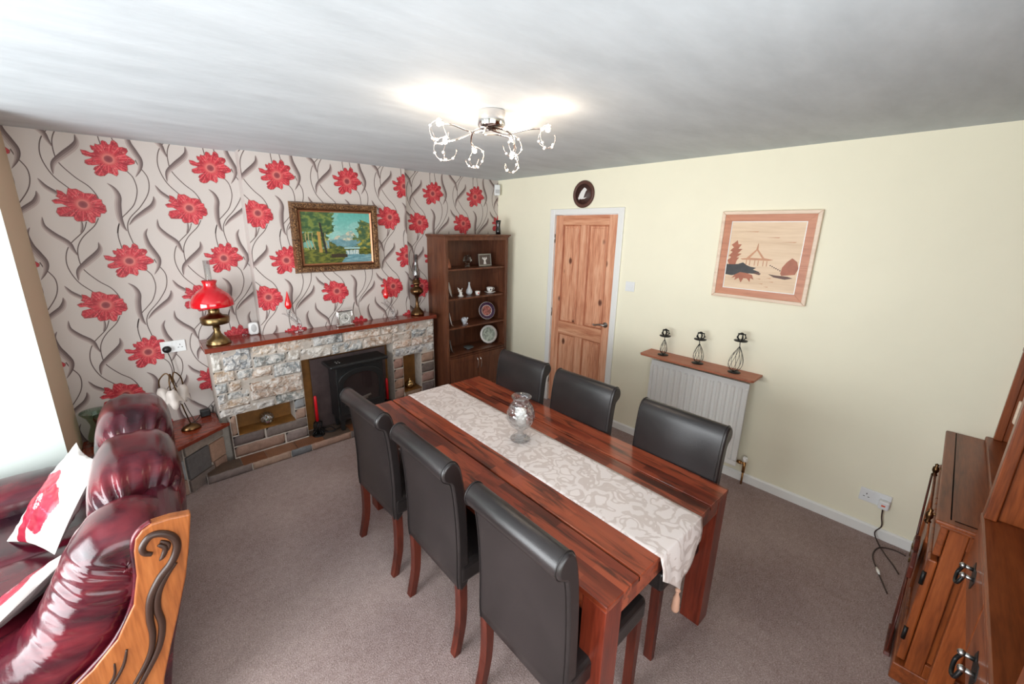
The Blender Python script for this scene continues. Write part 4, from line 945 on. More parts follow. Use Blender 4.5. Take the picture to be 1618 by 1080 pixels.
# ------------------------------------------------------------------ painting
pn = thing('framed_painting', 'oil landscape of trees and a stream in an ornate gilt frame above the fireplace', 'painting', (-1.9, -0.07, 1.75))
X0, X1, Z0, Z1 = -2.268, -1.532, 1.468, 2.040; yb = -0.0565
def frame(mb, x0, x1, z0, z1, w_, yf, yb_, out=None):
    a = [(x0, z0), (x1, z0), (x1, z1), (x0, z1)]; b_ = [(x0 + w_, z0 + w_), (x1 - w_, z0 + w_), (x1 - w_, z1 - w_), (x0 + w_, z1 - w_)]
    A = [mb.v((p[0], yb_, p[1])) for p in a]; Bm = [mb.v((p[0] + (0.012 if i in (0, 3) else -0.012), yf, p[1] + (0.012 if i < 2 else -0.012))) for i, p in enumerate(a)]
    Cc = [mb.v((p[0] - (0.010 if i in (0, 3) else -0.010), yf, p[1] - (0.010 if i < 2 else -0.010))) for i, p in enumerate(b_)]; D = [mb.v((p[0], yf + 0.012, p[1])) for p in b_]; E_ = [mb.v((p[0], yb_, p[1])) for p in b_]
    for P, Q in ((A, Bm), (Bm, Cc), (Cc, D), (D, E_), (E_, A)):
        for i in range(4): k = (i + 1) % 4; mb._f([P[i], P[k], Q[k], Q[i]])
mb = MB(); frame(mb, X0, X1, Z0, Z1, 0.055, -0.098, yb)
rnd = random.Random(3)
def bead_row(x0, z0, x1, z1, n):
    for i in range(n):
        t = (i + 0.5) / n; mb.ball((x0 + (x1 - x0) * t, -0.098, z0 + (z1 - z0) * t), 0.0115 if i % 2 else 0.0085, 5, (1.2, 0.5, 1.0))
bead_row(X0 + .028, Z0 + .028, X1 - .028, Z0 + .028, 34); bead_row(X0 + .028, Z1 - .028, X1 - .028, Z1 - .028, 34); bead_row(X0 + .028, Z0 + .04, X0 + .028, Z1 - .04, 26); bead_row(X1 - .028, Z0 + .04, X1 - .028, Z1 - .04, 26)
mb.done('gilt_frame', 'gilt', pn)
mb = MB(); frame(mb, X0 + .055, X1 - .055, Z0 + .055, Z1 - .055, 0.022, -0.088, yb); mb.done('inner_slip', 'gilt_in', pn)
px0, px1, pz0, pz1 = X0 + .077, X1 - .077, Z0 + .077, Z1 - .077
def paint(u, v):
    # u right, v up, both 0..1 : a generic river landscape
    nn = lambda a, b_, s: noise.fractal(Vector((u * a, v * b_, s)), 1, 2, 4)
    sky = [Vector((150, 200, 190)), Vector((96, 180, 170))]
    c = sky[0].lerp(sky[1], min(1, max(0, (v - 0.5) * 2))); cl = nn(4, 6, 1)
    if cl > 0.12 and v > 0.55: c = c.lerp(Vector((170, 208, 200)), 0.4)
    ml = 0.50 + 0.16 * math.exp(-((u - 0.66) / 0.1) ** 2) + 0.07 * nn(9, 1, 4)
    if v < ml: c = Vector((146, 176, 170)) if nn(16, 16, 7) > -0.1 else Vector((206, 200, 176))
    if v < 0.46 + 0.05 * nn(7, 1, 9): c = Vector((92, 140, 150)).lerp(Vector((120, 160, 166)), 0.5 + nn(9, 9, 2))
    bank = 0.30 + 0.05 * nn(6, 1, 12)
    if v < bank: c = Vector((120, 122, 44)).lerp(Vector((62, 74, 26)), min(1, max(0, 0.5 + 1.4 * nn(14, 26, 5))))
    # trees left
    tl_ = 0.33 + 0.10 * nn(1, 6, 21) + (0.16 * max(0, v - 0.55))
    if u < tl_ + 0.06 * nn(22, 22, 3) and v > 0.27: 
        k = nn(12, 14, 8); c = Vector((42, 74, 42)).lerp(Vector((140, 150, 66)), min(1, max(0, 0.42 + 1.4 * k)))
        if nn(7, 7, 30) > 0.28 and u < 0.14: c = Vector((120, 176, 160))
    if v > 0.62 and u < 0.44 + 0.06 * nn(16, 16, 55): c = Vector((52, 88, 52)).lerp(Vector((120, 136, 62)), min(1, max(0, 0.4 + 1.5 * nn(12, 16, 18))))
    if 0.22 - 0.03 * v < u < 0.255 - 0.02 * v + 0.02 * (0.7 - v) and 0.22 < v < 0.62: c = Vector((190, 146, 72))
    if 0.255 + 0.1 * (0.6 - v) < u < 0.285 + 0.11 * (0.6 - v) and 0.2 < v < 0.8: c = Vector((40, 42, 36))
    for tx in (0.06, 0.1, 0.15, 0.33):
        if abs(u - tx - 0.02 * math.sin(v * 9)) < 0.006 and 0.27 < v < 0.6: c = Vector((176, 160, 110))
    if 0.36 < u < 0.6 and v < 0.42 - (u - 0.36) * 0.6 + 0.04 * nn(18, 18, 6) and v > 0.28: c = Vector((54, 78, 40)).lerp(Vector((130, 120, 50)), min(1, max(0, 0.4 + 1.2 * nn(18, 18, 2))))
    # trees right
    if u > 0.80 - 0.02 + 0.08 * nn(9, 9, 41) + (0.05 if v > 0.7 else 0) and 0.27 < v < 0.86 - 0.5 * (u - 0.88): 
        c = Vector((64, 96, 66)).lerp(Vector((180, 166, 70)), min(1, max(0, 0.3 + 1.3 * nn(14, 14, 19) - 0.8 * (v - 0.5))))
    # stream
    if 0.58 < u < 0.82 and 0.27 < v < 0.31: c = Vector((160, 196, 196))
    if 0.60 < u < 0.80 and 0.15 < v < 0.25 + 0.02 * nn(20, 3, 3): c = Vector((206, 218, 214)) if nn(50, 5, 6) > -0.15 else Vector((120, 160, 164))
    if v < 0.16 + 0.02 * nn(9, 2, 5) and u > 0.62 - (0.16 - v) * 0.6: c = Vector((84, 134, 146)).lerp(Vector((150, 186, 190)), min(1, max(0, 0.4 + nn(6, 30, 8))))
    if 0.38 < u < 0.62 and 0.10 < v < 0.19 + 0.02 * nn(9, 9, 2): c = Vector((58, 46, 30))
    return [min(255, max(0, x)) for x in c]
def canvas(name, mat_, fn, org, ex, ey, nx, ny, parent):
    mb = MB(); V = [[mb.v(org + ex * (i / nx) + ey * (j / ny)) for i in range(nx + 1)] for j in range(ny + 1)]
    for j in range(ny):
        for i in range(nx): mb.c = lin(fn((i + .5) / nx, (j + .5) / ny)); mb._f([V[j][i], V[j][i + 1], V[j + 1][i + 1], V[j + 1][i]])
    mb.c = None; return mb.done(name, mat_, parent)
canvas('canvas', 'canvas', paint, Vector((px0, -0.075, pz0)), Vector((px1 - px0, 0, 0)), Vector((0, 0, pz1 - pz0)), 150, 106, pn)

# ------------------------------------------------------------------ things on the cream wall
op = thing('oval_plaque', 'oval brown plaque with a white bird hanging above the pine door', 'wall plaque', (-0.01, -1.215, 2.17))
RY = Matrix.Rotation(-PI / 2, 4, 'Y')
# lathe axis along -x: local x -> z, local y -> y
mb = MB(); mb.lathe([(0.001, 0.0), (0.118, 0.0), (0.120, 0.012), (0.108, 0.022), (0.098, 0.014), (0.090, 0.014)], (-0.0005, -1.215, 2.172), 48, (1.02, 1.0), rot=RY); mb.done('frame', 'oval_brown', op)
mb = MB(); mb.lathe([(0.001, 0.0142), (0.0895, 0.0142), (0.0895, 0.015), (0.001, 0.0152)], (-0.0005, -1.215, 2.172), 40, (1.02, 1.0), rot=RY); mb.done('ground', plain('plaque_ground', (66, 40, 34), 0.5), op)
bird = [(0.03, 0.052), (0.015, 0.058), (0.0, 0.045), (-0.02, 0.025), (-0.035, 0.0), (-0.05, -0.035), (-0.04, -0.05), (-0.022, -0.032), (-0.012, -0.045), (0.0, -0.035), (0.012, -0.03), (0.02, -0.005), (0.03, 0.02), (0.045, 0.036)]
mb = MB(); mb.prism([(-1.212 - a, 2.172 + b_) for a, b_ in bird], 'x', -0.0195, -0.0145); mb.prism([(-1.212 - a, 2.172 + b_) for a, b_ in [(0.05, -0.028), (-0.02, -0.036), (-0.05, -0.025), (-0.02, -0.044), (0.02, -0.042)]], 'x', -0.0185, -0.0145); mb.done('bird', 'china', op)
sw = thing('light_switch', 'square white double light switch on the cream wall beside the pine door', 'light switch', (-0.004, -1.778, 1.37))
box('switch_plate', 'plastic', -0.009, -0.0005, -1.822, -1.734, 1.328, 1.414, sw, 0.003)
for y in (-1.795, -1.765): box('rocker', 'plastic', -0.014, -0.0085, y - 0.010, y + 0.010, 1.357, 1.383, sw, 0.002)
def socket(name, ax, c, label, plug=None):
    t = thing(name, label, 'socket', c); c = Vector(c)
    def B(u0, u1, z0, z1, d0, d1, nm, m_, bev=0, par=t):
        mb = MB()
        if ax == 'x': mb.box(c.x - d1, c.x - d0, c.y - u1, c.y - u0, c.z + z0, c.z + z1)
        else: mb.box(c.x + u0, c.x + u1, c.y - d1, c.y - d0, c.z + z0, c.z + z1)
        return mb.done(nm, m_, par, bev)
    B(-0.073, 0.073, -0.043, 0.043, 0.0005, 0.010, 'face_plate', 'plastic', 0.003)
    for s in (-1, 1): B(s * 0.013 - 0.007, s * 0.013 + 0.007, 0.012, 0.032, 0.0095, 0.013, 'switch', 'plastic', 0.001)
    mb_ = None
    for s in (-1, 1):
        if plug == s: continue
        for du, dz, a, b_ in ((0, 0.010, 0.002, 0.005), (-0.011, -0.010, 0.004, 0.002), (0.011, -0.010, 0.004, 0.002)): B(s * 0.04 + du - a, s * 0.04 + du + a, dz - b_, dz + b_, 0.0098, 0.0106, 'pin_hole', 'hole')
    return t
s1 = socket('double_socket', 'x', (0, -3.595, 0.256), 'white double wall socket low on the cream wall near the sideboard', 1)
pg = thing('plug', 'white plug with orange mark in the socket on the cream wall', 'plug', (-0.011, -3.637, 0.245))
box('body', 'plastic', -0.046, -0.011, -3.665, -3.615, 0.215, 0.268, pg, 0.006)
box('mark', plain('orange_mark', (222, 92, 60), 0.4), -0.0468, -0.046, -3.648, -3.63, 0.236, 0.246, pg)
mb = MB(); mb.tube(spl([(-0.03, -3.64, 0.213), (-0.03, -3.645, 0.16), (-0.032, -3.655, 0.10), (-0.045, -3.635, 0.05), (-0.07, -3.66, 0.006), (-0.16, -3.70, 0.005), (-0.24, -3.745, 0.005), (-0.30, -3.772, 0.005)], 8), 0.0034, 8)
mb.tube(spl([(-0.085, -3.785, 0.005), (-0.075, -3.73, 0.005), (-0.12, -3.67, 0.005), (-0.23, -3.655, 0.005), (-0.36, -3.69, 0.005), (-0.52, -3.745, 0.005)], 8), 0.0034, 8)
fx = mb.done('flex_cable', 'cable'); tag(fx, 'thin brown flex trailing over the carpet from the plug to the sideboard', 'cable')
mb = MB(); mb.tube([(-0.335, -3.682, 0.008), (-0.365, -3.692, 0.009), (-0.39, -3.70, 0.008)], 0.008, 8, rs=[0.004, 0.009, 0.004]); mb.done('inline_connector', 'white_candle', fx)
s2 = socket('double_socket', 'y', (-3.128, 0.07, 0.975), 'white double wall socket on the floral wallpaper above the tulip lamp', -1)
pb = thing('plug', 'black plug with hanging cable in the socket on the floral wallpaper', 'plug', (-3.166, 0.055, 0.965))
mb = MB(); mb.lathe([(0.024, 0.0), (0.027, 0.01), (0.025, 0.03), (0.001, 0.034)], (-3.168, 0.059, 0.963), 24, (1, 0.9), rot=Matrix.Rotation(PI / 2, 4, 'X')); mb.done('body', 'black', pb)
mb = MB(); mb.tube(spl([(-3.166, 0.04, 0.94), (-3.155, 0.045, 0.88), (-3.15, 0.04, 0.80), (-3.165, 0.02, 0.76), (-3.15, 0.03, 0.66), (-3.13, 0.03, 0.55), (-3.11, 0.0, 0.47), (-3.09, -0.06, 0.41), (-3.10, -0.10, 0.406)], 6), 0.0032, 8); mb.done('flex', 'cable', pb)
al = thing('motion_sensor', 'small white alarm motion sensor high in the corner above the bookcase', 'sensor', (-0.05, -0.03, 2.30))
R = Matrix.Translation((-0.062, -0.052, 2.27)) @ Matrix.Rotation(-0.55, 4, 'Z')
mb = MB(); mb.box(-0.032, 0.032, -0.02, 0.02, -0.058, 0.058, R); mb.done('housing', 'plastic', al, 0.01, 3)
mb = MB(); mb.box(-0.024, 0.024, -0.0235, -0.019, -0.036, 0.004, R); mb.done('lens', 'frosted', al, 0.002)
mb = MB(); mb.box(-0.02, 0.02, 0.0, 0.045, 0.03, 0.05, R); mb.done('bracket', 'plastic', al)

# marquetry picture
mp_ = thing('marquetry_picture', 'wooden marquetry picture of a pagoda by water in a pale and red wood frame', 'picture', (-0.015, -2.76, 1.69))
Y0, Y1, Z0, Z1 = -3.050, -2.468, 1.385, 1.992
def xframe(mb, y0, y1, z0, z1, w_, xf, xb):
    for a in ((y0, y1, z0, z0 + w_), (y0, y1, z1 - w_, z1)):
        mb.prism([(a[0], a[2] if a[2] == z0 else a[3]), (a[1], a[2] if a[2] == z0 else a[3]), (a[1] - w_, a[3] if a[2] == z0 else a[2]), (a[0] + w_, a[3] if a[2] == z0 else a[2])], 'x', xf, xb)
    mb.prism([(y0, z0), (y0 + w_, z0 + w_), (y0 + w_, z1 - w_), (y0, z1)], 'x', xf, xb); mb.prism([(y1, z0), (y1 - w_, z0 + w_), (y1 - w_, z1 - w_), (y1, z1)], 'x', xf, xb)
mb = MB(); xframe(mb, Y0, Y1, Z0, Z1, 0.024, -0.026, -0.0005); mb.done('outer_frame', 'frame_light', mp_, 0.004)
mb = MB(); xframe(mb, Y0 + .024, Y1 - .024, Z0 + .024, Z1 - .024, 0.045, -0.020, -0.0005); mb.done('inner_frame', 'frame_red', mp_, 0.001)
mb = MB(); xframe(mb, Y0 + .069, Y1 - .069, Z0 + .069, Z1 - .069, 0.005, -0.017, -0.0005); mb.done('white_fillet', 'white', mp_)
py0, py1, pz0, pz1 = Y1 - .074, Y0 + .074, Z0 + .074, Z1 - .074     # u=0 at the left (larger y)
box('veneer_ground', 'veneer', -0.013, -0.0005, Y0 + .074, Y1 - .074, pz0, pz1, mp_)
def vn(name, m_, polys, d=0.0):
    mb = MB()
    for P in polys: mb.prism([(py0 + (py1 - py0) * u, pz0 + (pz1 - pz0) * v) for u, v in P], 'x', -0.0138 - d, -0.013)
    mb.done(name, m_, mp_)
fir = [[(0.03, 0.36), (0.13, 0.36), (0.14, 0.42), (0.17, 0.47), (0.13, 0.47), (0.20, 0.53), (0.14, 0.53), (0.20, 0.60), (0.14, 0.60), (0.18, 0.67), (0.13, 0.67), (0.11, 0.73), (0.07, 0.69), (0.03, 0.66), (0.07, 0.62), (0.02, 0.57), (0.06, 0.55), (0.01, 0.49), (0.05, 0.47), (0.0, 0.42)]]
vn('fir_tree', 'ven_red', fir)
vn('rocks', 'ven_black', [[(0.0, 0.20), (0.10, 0.19), (0.22, 0.22), (0.36, 0.24), (0.47, 0.24), (0.50, 0.27), (0.40, 0.30), (0.44, 0.33), (0.36, 0.34), (0.30, 0.36), (0.24, 0.40), (0.17, 0.37), (0.08, 0.36), (0.0, 0.36)]])
vn('leaves', 'ven_red', [[(0.10, 0.15), (0.16, 0.17), (0.15, 0.12), (0.21, 0.16), (0.25, 0.09), (0.28, 0.16), (0.33, 0.16), (0.38, 0.11), (0.38, 0.17), (0.43, 0.15), (0.40, 0.22), (0.32, 0.24), (0.22, 0.25), (0.15, 0.21)]], 0.0004)
vn('shrub', 'ven_red', [[(0.78, 0.27), (0.80, 0.24), (0.97, 0.27), (1.0, 0.36), (0.97, 0.45), (0.90, 0.50), (0.84, 0.44), (0.79, 0.36)]])
vn('islet', 'ven_dk', [[(0.62, 0.25), (0.70, 0.21), (0.85, 0.19), (0.95, 0.215), (0.88, 0.235), (0.72, 0.24)], [(0.40, 0.245), (0.50, 0.225), (0.52, 0.25), (0.46, 0.27)]], 0.0006)
vn('pagoda_roof', 'ven_mid', [[(0.19, 0.455), (0.28, 0.47), (0.40, 0.60), (0.415, 0.69), (0.425, 0.69), (0.43, 0.60), (0.53, 0.48), (0.66, 0.46), (0.60, 0.445), (0.22, 0.44)]], 0.0002)
vn('pagoda_gable', 'veneer', [[(0.33, 0.475), (0.415, 0.585), (0.50, 0.475)]], 0.0006)
vn('pagoda_columns', 'ven_mid', [[(x, 0.36), (x + 0.012, 0.36), (x + 0.012, 0.44), (x, 0.44)] for x in (0.28, 0.33, 0.40, 0.45, 0.52, 0.57)])
vn('bridge', 'ven_dk', [[(0.62 + 0.028 * i, 0.385 - 0.013 * i), (0.638 + 0.028 * i, 0.385 - 0.013 * i), (0.638 + 0.028 * i, 0.37 - 0.013 * i), (0.62 + 0.028 * i, 0.37 - 0.013 * i)] for i in range(6)])
vn('water_marks', 'ven_mid', [[(a, b_), (a + 0.07, b_ + 0.004), (a + 0.06, b_ - 0.008)] for a, b_ in ((0.46, 0.17), (0.60, 0.19), (0.50, 0.10), (0.58, 0.06), (0.64, 0.14))] + [[(a, b_), (a + 0.2, b_ + 0.006), (a + 0.18, b_ - 0.006)] for a, b_ in ((0.5, 0.78), (0.72, 0.72), (0.2, 0.86))])

# radiator and shelf
rd = thing('radiator', 'white ribbed panel radiator on the cream wall below the wooden shelf', 'radiator', (-0.06, -2.46, 0.13))
mb = MB(); Ya, Yb, Za, Zb = -2.835, -2.09, 0.135, 0.795; n = 14; w_ = (Yb - Ya - 0.05) / n
def rib(y):
    k = ((y - Ya - 0.025) % w_) / w_
    if y < Ya + 0.025 or y > Yb - 0.025: return 0.0
    return 0.016 * (0 if 0.32 < k < 0.68 else min(1, abs(k - 0.5) * 5.5 - 1) if abs(k - 0.5) > 0.18 else 0)
ys = [Ya + (Yb - Ya) * i / 224 for i in range(225)]
zs = [(Za, 0, 0), (Za, 0, 1), (Za + 0.035, 0, 1), (Za + 0.05, 1, 1), (Zb - 0.05, 1, 1), (Zb - 0.035, 0, 1), (Zb, 0, 1), (Zb, 0, 0)]
G = [[mb.v((-0.085 - (0.0 if f else -0.006) - (0.016 - rib(y)) * r_ * 1.0 + 0.010, y, z)) for y in ys] for z, r_, f in zs]
for j in range(len(zs) - 1):
    for i in range(224): mb._f([G[j][i], G[j][i + 1], G[j + 1][i + 1], G[j + 1][i]])
mb.box(-0.079, -0.072, Ya, Yb, Za, Zb)
mb.done('front_panel', 'white', rd)
mb = MB(); mb.box(-0.0715, -0.04, Ya + 0.008, Yb - 0.008, Za + 0.02, Zb - 0.008); mb.done('convector', plain('radiator_grey', (214, 216, 220), 0.4), rd)
mb = MB(); mb.box(-0.04, -0.001, -2.70, -2.67, 0.2, 0.7); mb.box(-0.04, -0.001, -2.25, -2.22, 0.2, 0.7); mb.done('bracket', 'white', rd)
mb = MB(); mb.tube([(-0.055, Ya + 0.01, 0.17), (-0.055, Ya - 0.055, 0.17)], 0.009, 10); mb.tube([(-0.055, Ya - 0.05, 0.19), (-0.055, Ya - 0.05, 0.10)], 0.011, 10); mb.tube([(-0.055, Ya - 0.05, 0.10), (-0.055, Ya - 0.05, 0.0)], 0.007, 10); mb.tube([(-0.055, Ya - 0.005, 0.17), (-0.055, Ya - 0.03, 0.17)], 0.014, 6); mb.done('valve', 'copper', rd)
mb = MB(); mb.lathe([(0.014, 0), (0.017, 0.005), (0.016, 0.035), (0.001, 0.038)], (-0.055, Ya - 0.05, 0.19), 18); mb.done('valve_cap', 'white', rd)
mb = MB(); mb.prism([(-0.004, -2.035), (-0.185, -2.035), (-0.20, -2.05), (-0.20, -2.872), (-0.185, -2.885), (-0.001, -2.885), (-0.001, -2.035)], 'z', 0.845, 0.862)
o = mb.done('radiator_shelf', 'shelfwood', None, 0.003); tag(o, 'narrow orange-brown wooden shelf on the cream wall over the radiator', 'shelf')
def candlestick(y, h, wr, lean, label):
    c = Vector((-0.10, y, 0.8625)); t = thing('candlestick', label, 'candlestick', c, 'wire candlesticks on the radiator shelf')
    mb = MB(); mb.lathe([(0.001, 0), (0.042, 0), (0.042, 0.003), (0.012, 0.006), (0.001, 0.006)], c, 32); mb.done('base', 'iron', t)
    mb = MB(); zt_ = h * 0.62
    for k in range(10):
        a = 2 * PI * k / 10; pts = []
        for i in range(13):
            u = i / 12; r_ = wr * math.sin(PI * u ** 0.62) ** 0.9 if 0 < u < 1 else 0.0; a2 = a + 0.9 * u
            pts.append(c + Vector((r_ * math.cos(a2), r_ * math.sin(a2) + lean * (u - 0.25) * 0.5, 0.006 + zt_ * u)))
        mb.tube(pts, 0.0014, 5)
    mb.done('wire_body', 'iron', t)
    top = c + Vector((0, lean * 0.375, zt_)); mb = MB()
    mb.tube([top + Vector((0, 0, 0)), top + Vector((0.004, 0.004, h * 0.10)), top + Vector((0, 0, h * 0.14))], 0.003, 6)
    q = top + Vector((0, 0, h * 0.13)); mb.lathe([(0.006, 0), (0.02, 0.003), (0.03, 0.006), (0.042, 0.004), (0.044, 0.009), (0.03, 0.011), (0.014, 0.012), (0.001, 0.012)], q, 24)
    mb.done('drip_ring', 'iron', t); mb = MB()
    for k in range(5):
        a = 2 * PI * k / 5; d = Vector((math.cos(a), math.sin(a), 0)); mb.tube(spl([q + d * 0.012 + Vector((0, 0, 0.01)), q + d * 0.026 + Vector((0, 0, 0.03)), q + d * 0.020 + Vector((0, 0, 0.052)), q + d * 0.006 + Vector((0, 0, 0.058))], 4), 0.0035, 6); mb.ball(q + d * 0.028 + Vector((0, 0, 0.03)), 0.006, 6); mb.ball(q + d * 0.022 + Vector((0, 0, 0.054)), 0.005, 6)
    mb.lathe([(0.016, 0.052), (0.014, 0.06), (0.006, 0.066), (0.001, 0.066)], q, 12)
    mb.done('flower_cage', 'iron', t)
candlestick(-2.19, 0.205, 0.027, 0.0, 'black wire candlestick, smallest of the three on the radiator shelf')
candlestick(-2.468, 0.245, 0.037, 0.01, 'black wire candlestick, middle one on the radiator shelf')
candlestick(-2.728, 0.31, 0.047, -0.03, 'black wire candlestick, tallest of the three on the radiator shelf')

# ------------------------------------------------------------------ ceiling light
cl = thing('ceiling_light', 'chrome ceiling light with curved arms, glowing bulbs and beaded wire loops', 'ceiling light', (-1.895, -2.093, 2.38))
cc = Vector((-1.895, -2.093, 2.38))
mb = MB(); mb.lathe([(0.062, -0.001), (0.064, -0.004), (0.064, -0.062), (0.058, -0.072), (0.03, -0.076), (0.001, -0.076)], cc, 40); mb.done('canopy', 'chrome', cl)
bl = [(-2.168, -2.062, 2.292), (-1.752, -2.318, 2.292), (-2.135, -2.06, 2.225), (-1.866, -1.929, 2.235), (-1.62, -1.94, 2.235), (-1.765, -2.11, 2.285)]
bl[5] = (-1.70, -2.03, 2.297)
for i, b_ in enumerate(bl):
    b_ = Vector(b_); d = (b_ - cc); d.z = 0; r_ = d.length; d.normalize(); s = Vector((-d.y, d.x, 0)) * (1 if i % 2 else -1)
    st_ = cc + Vector((0, 0, -0.07)) - d * 0.03
    mb = MB(); mb.tube(spl([st_, cc + s * 0.07 + d * r_ * 0.2 + Vector((0, 0, -0.085)), cc + s * 0.05 + d * r_ * 0.65 + Vector((0, 0, (b_.z - 2.38) * 0.85)), b_ - d * 0.02], 8), 0.0042, 8); mb.done('arm', 'chrome', cl)
    mb = MB(); mb.lathe([(0.001, -0.016), (0.009, -0.012), (0.011, 0.0), (0.006, 0.014), (0.001, 0.018)], b_, 14); mb.done('bulb', 'bulb', cl)
    mb = MB()
    for k in range(2):
        R = Matrix.Rotation(i * 1.1 + k * PI / 2 + 0.3, 4, 'Z'); pts = []
        for q in range(19):
            a = PI * 0.62 - q * (PI * 1.62) / 18 if k == 0 else PI * 0.5 - q * PI * 1.45 / 18
            pts.append(b_ + Vector((0, 0, -0.035)) + R @ Vector((0.05 * math.cos(a), 0.008 * math.sin(3 * a), 0.05 * math.sin(a))))
        mb.tube(pts, 0.0012, 5)
        for q in (4, 8, 11, 15):
            bb_ = MB(); bb_.ball(pts[q], 0.0058, 8); bb_.done('bead', 'bead', cl)
    mb.done('wire_loops', 'lamp_wire', cl)
    l = bpy.data.lights.new('bulb_light', 'POINT'); l.energy = 1.7; l.color = (1.0, 0.78, 0.58); l.shadow_soft_size = 0.03
    lo = bpy.data.objects.new('bulb_light', l); C.objects.link(lo); lo.location = b_ + Vector((0, 0, -0.005))

# ------------------------------------------------------------------ sofa
sf = thing('sofa', 'oxblood leather two-seat sofa with carved wooden side panel in the left foreground', 'sofa', (-3.7, -1.35, 0))
def rz(a): return Matrix.Rotation(a, 3, 'Z')
def wr(seed, amp=0.007, ax=1, R=0.3, k=13):
    def f(p):
        q = abs(p[ax]) / R; o = [p[i] for i in range(3) if i != ax]; a = math.atan2(o[1], o[0])
        e = max(0.0, q - 0.35) ** 1.5 * 2.2
        d = amp * e * (noise.noise(Vector((a * k / 3, p[ax] * 4, seed))) * 1.6 + 0.5 * math.sin(a * k * 1.7 + seed + 2 * noise.noise(Vector((a * 3, p[ax] * 9, seed + 5)))))
        d += 0.006 * noise.noise(Vector((p.x * 5, p.y * 5, p.z * 5 + seed)))
        return Vector((p.x, p.y, p.z)).normalized() * d
    return f
mb = MB(); mb.box(-4.35, -3.46, -2.03, -0.62, 0.05, 0.38); mb.done('base', 'oxblood', sf, 0.03, 3)
for y in (-1.0, -1.53):
    mb = MB(); mb.sup((-3.92, y, 0.395), (0.46, 0.275, 0.085), 0.35, 72, 32, fn=wr(y * 7, 0.010, 0, 0.46)); mb.done('seat_cushion', 'oxblood', sf)
for y, yw, zc in ((-0.985, 0.275, 0.69), (-1.505, 0.285, 0.675)):
    R = Matrix.Rotation(0.10, 3, 'Y')
    mb = MB(); mb.sup((-3.385, y, zc), (0.155, yw, 0.285), 0.62, 110, 60, rot=R, fn=wr(y * 3, 0.020, 1, yw, 17)); mb.done('back_cushion', 'oxblood', sf)
mb = MB(); mb.prism([(-3.40, .05), (-3.46, .05), (-3.46, .82), (-3.30, .86), (-3.245, .80), (-3.275, .60), (-3.345, .35)], 'y', -2.03, -0.66); mb.done('outer_back', 'oxblood', sf, 0.03, 3)
def arm(yc, name, seed):
    mb = MB(); P = spl([(-3.385, yc, .60), (-3.39, yc, .72), (-3.415, yc, .765), (-3.455, yc, .71), (-3.505, yc, .61), (-3.58, yc, .49), (-3.70, yc, .41), (-3.95, yc, .385), (-4.33, yc, .38)], 14) if yc < -1 else spl([(-3.335, yc, .40), (-3.40, yc, .44), (-3.6, yc, .46), (-3.9, yc, .46), (-4.33, yc, .45)], 22); n = 64; rings = []
    L = len(P) - 1
    for i, p in enumerate(P):
        t = (P[min(i + 1, L)] - P[max(i - 1, 0)]).normalized(); nn = Vector((t.z, 0, -t.x)); nn = -nn if nn.z < 0 else nn
        u = i / L; end = min(1, (u / 0.05) ** 0.5 if u > 0 else 0, ((1 - u) / 0.05) ** 0.5 if u < 1 else 0); ring = []
        for k in range(n):
            a = 2 * PI * k / n; ca = math.copysign(abs(math.cos(a)) ** 0.8, math.cos(a)); sa = math.copysign(abs(math.sin(a)) ** 0.8, math.sin(a))
            w_ = 0.006 * noise.noise(Vector((u * 6, a * 2, seed))) + 0.009 * max(0, 1 - abs(u - 0.35) * 2.2) * noise.noise(Vector((u * 60, a * 1.4, seed + 3))) * (0.4 + abs(math.cos(a)))
            ring.append(mb.v(p + Vector((0, 1, 0)) * ca * (0.15 * end + w_) + nn * sa * (0.135 * end + w_)))
        rings.append(ring)
    for q in range(L):
        for k in range(n): mb._f([rings[q][k], rings[q][(k + 1) % n], rings[q + 1][(k + 1) % n], rings[q + 1][k]], True)
    mb._f(rings[0][::-1]); mb._f(rings[-1]); return mb.done(name, 'oxblood', sf)
arm(-1.895, 'armrest', 2.0); arm(-0.73, 'armrest', 8.0)
# carved panel
O = [(-4.33, .05), (-4.33, .34), (-4.0, .345), (-3.78, .36), (-3.64, .405), (-3.54, .472), (-3.47, .54), (-3.415, .64), (-3.392, .74), (-3.385, .83), (-3.375, .872), (-3.355, .895), (-3.33, .907), (-3.283, .905), (-3.228, .893), (-3.248, .78), (-3.274, .66), (-3.31, .54), (-3.345, .432), (-3.385, .30), (-3.41, .17), (-3.415, .05)]
mb = MB(); mb.prism(O, 'y', -2.09, -2.055); cp_ = mb.done('carved_panel', 'carved', sf, 0.006, 3)
def carve(P, r, rs=None):
    mb = MB(); q = spl([(a, -2.0915, b_) for a, b_ in P], 8)
    nn = len(q); mb.tube(q, r, 10, rs=[r * (0.35 + 0.9 * math.sin(PI * min(1, i / nn + 0.08)) ** 0.6) for i in range(nn)]); mb.done('carved_scroll', 'carved_dark', cp_)
carve([(-3.345, .800), (-3.362, .815), (-3.362, .84), (-3.340, .866), (-3.312, .862), (-3.286, .835), (-3.280, .795), (-3.300, .745), (-3.340, .70), (-3.372, .64), (-3.385, .57), (-3.388, .50), (-3.405, .43), (-3.45, .355), (-3.52, .27), (-3.60, .21)], 0.010)
carve([(-3.292, .735), (-3.322, .70), (-3.350, .65), (-3.362, .59), (-3.360, .52), (-3.380, .44), (-3.425, .36), (-3.48, .28), (-3.54, .21)], 0.009)
carve([(-3.455, .49), (-3.475, .43), (-3.52, .37), (-3.58, .33)], 0.004); carve([(-3.49, .46), (-3.50, .41), (-3.545, .36)], 0.003)
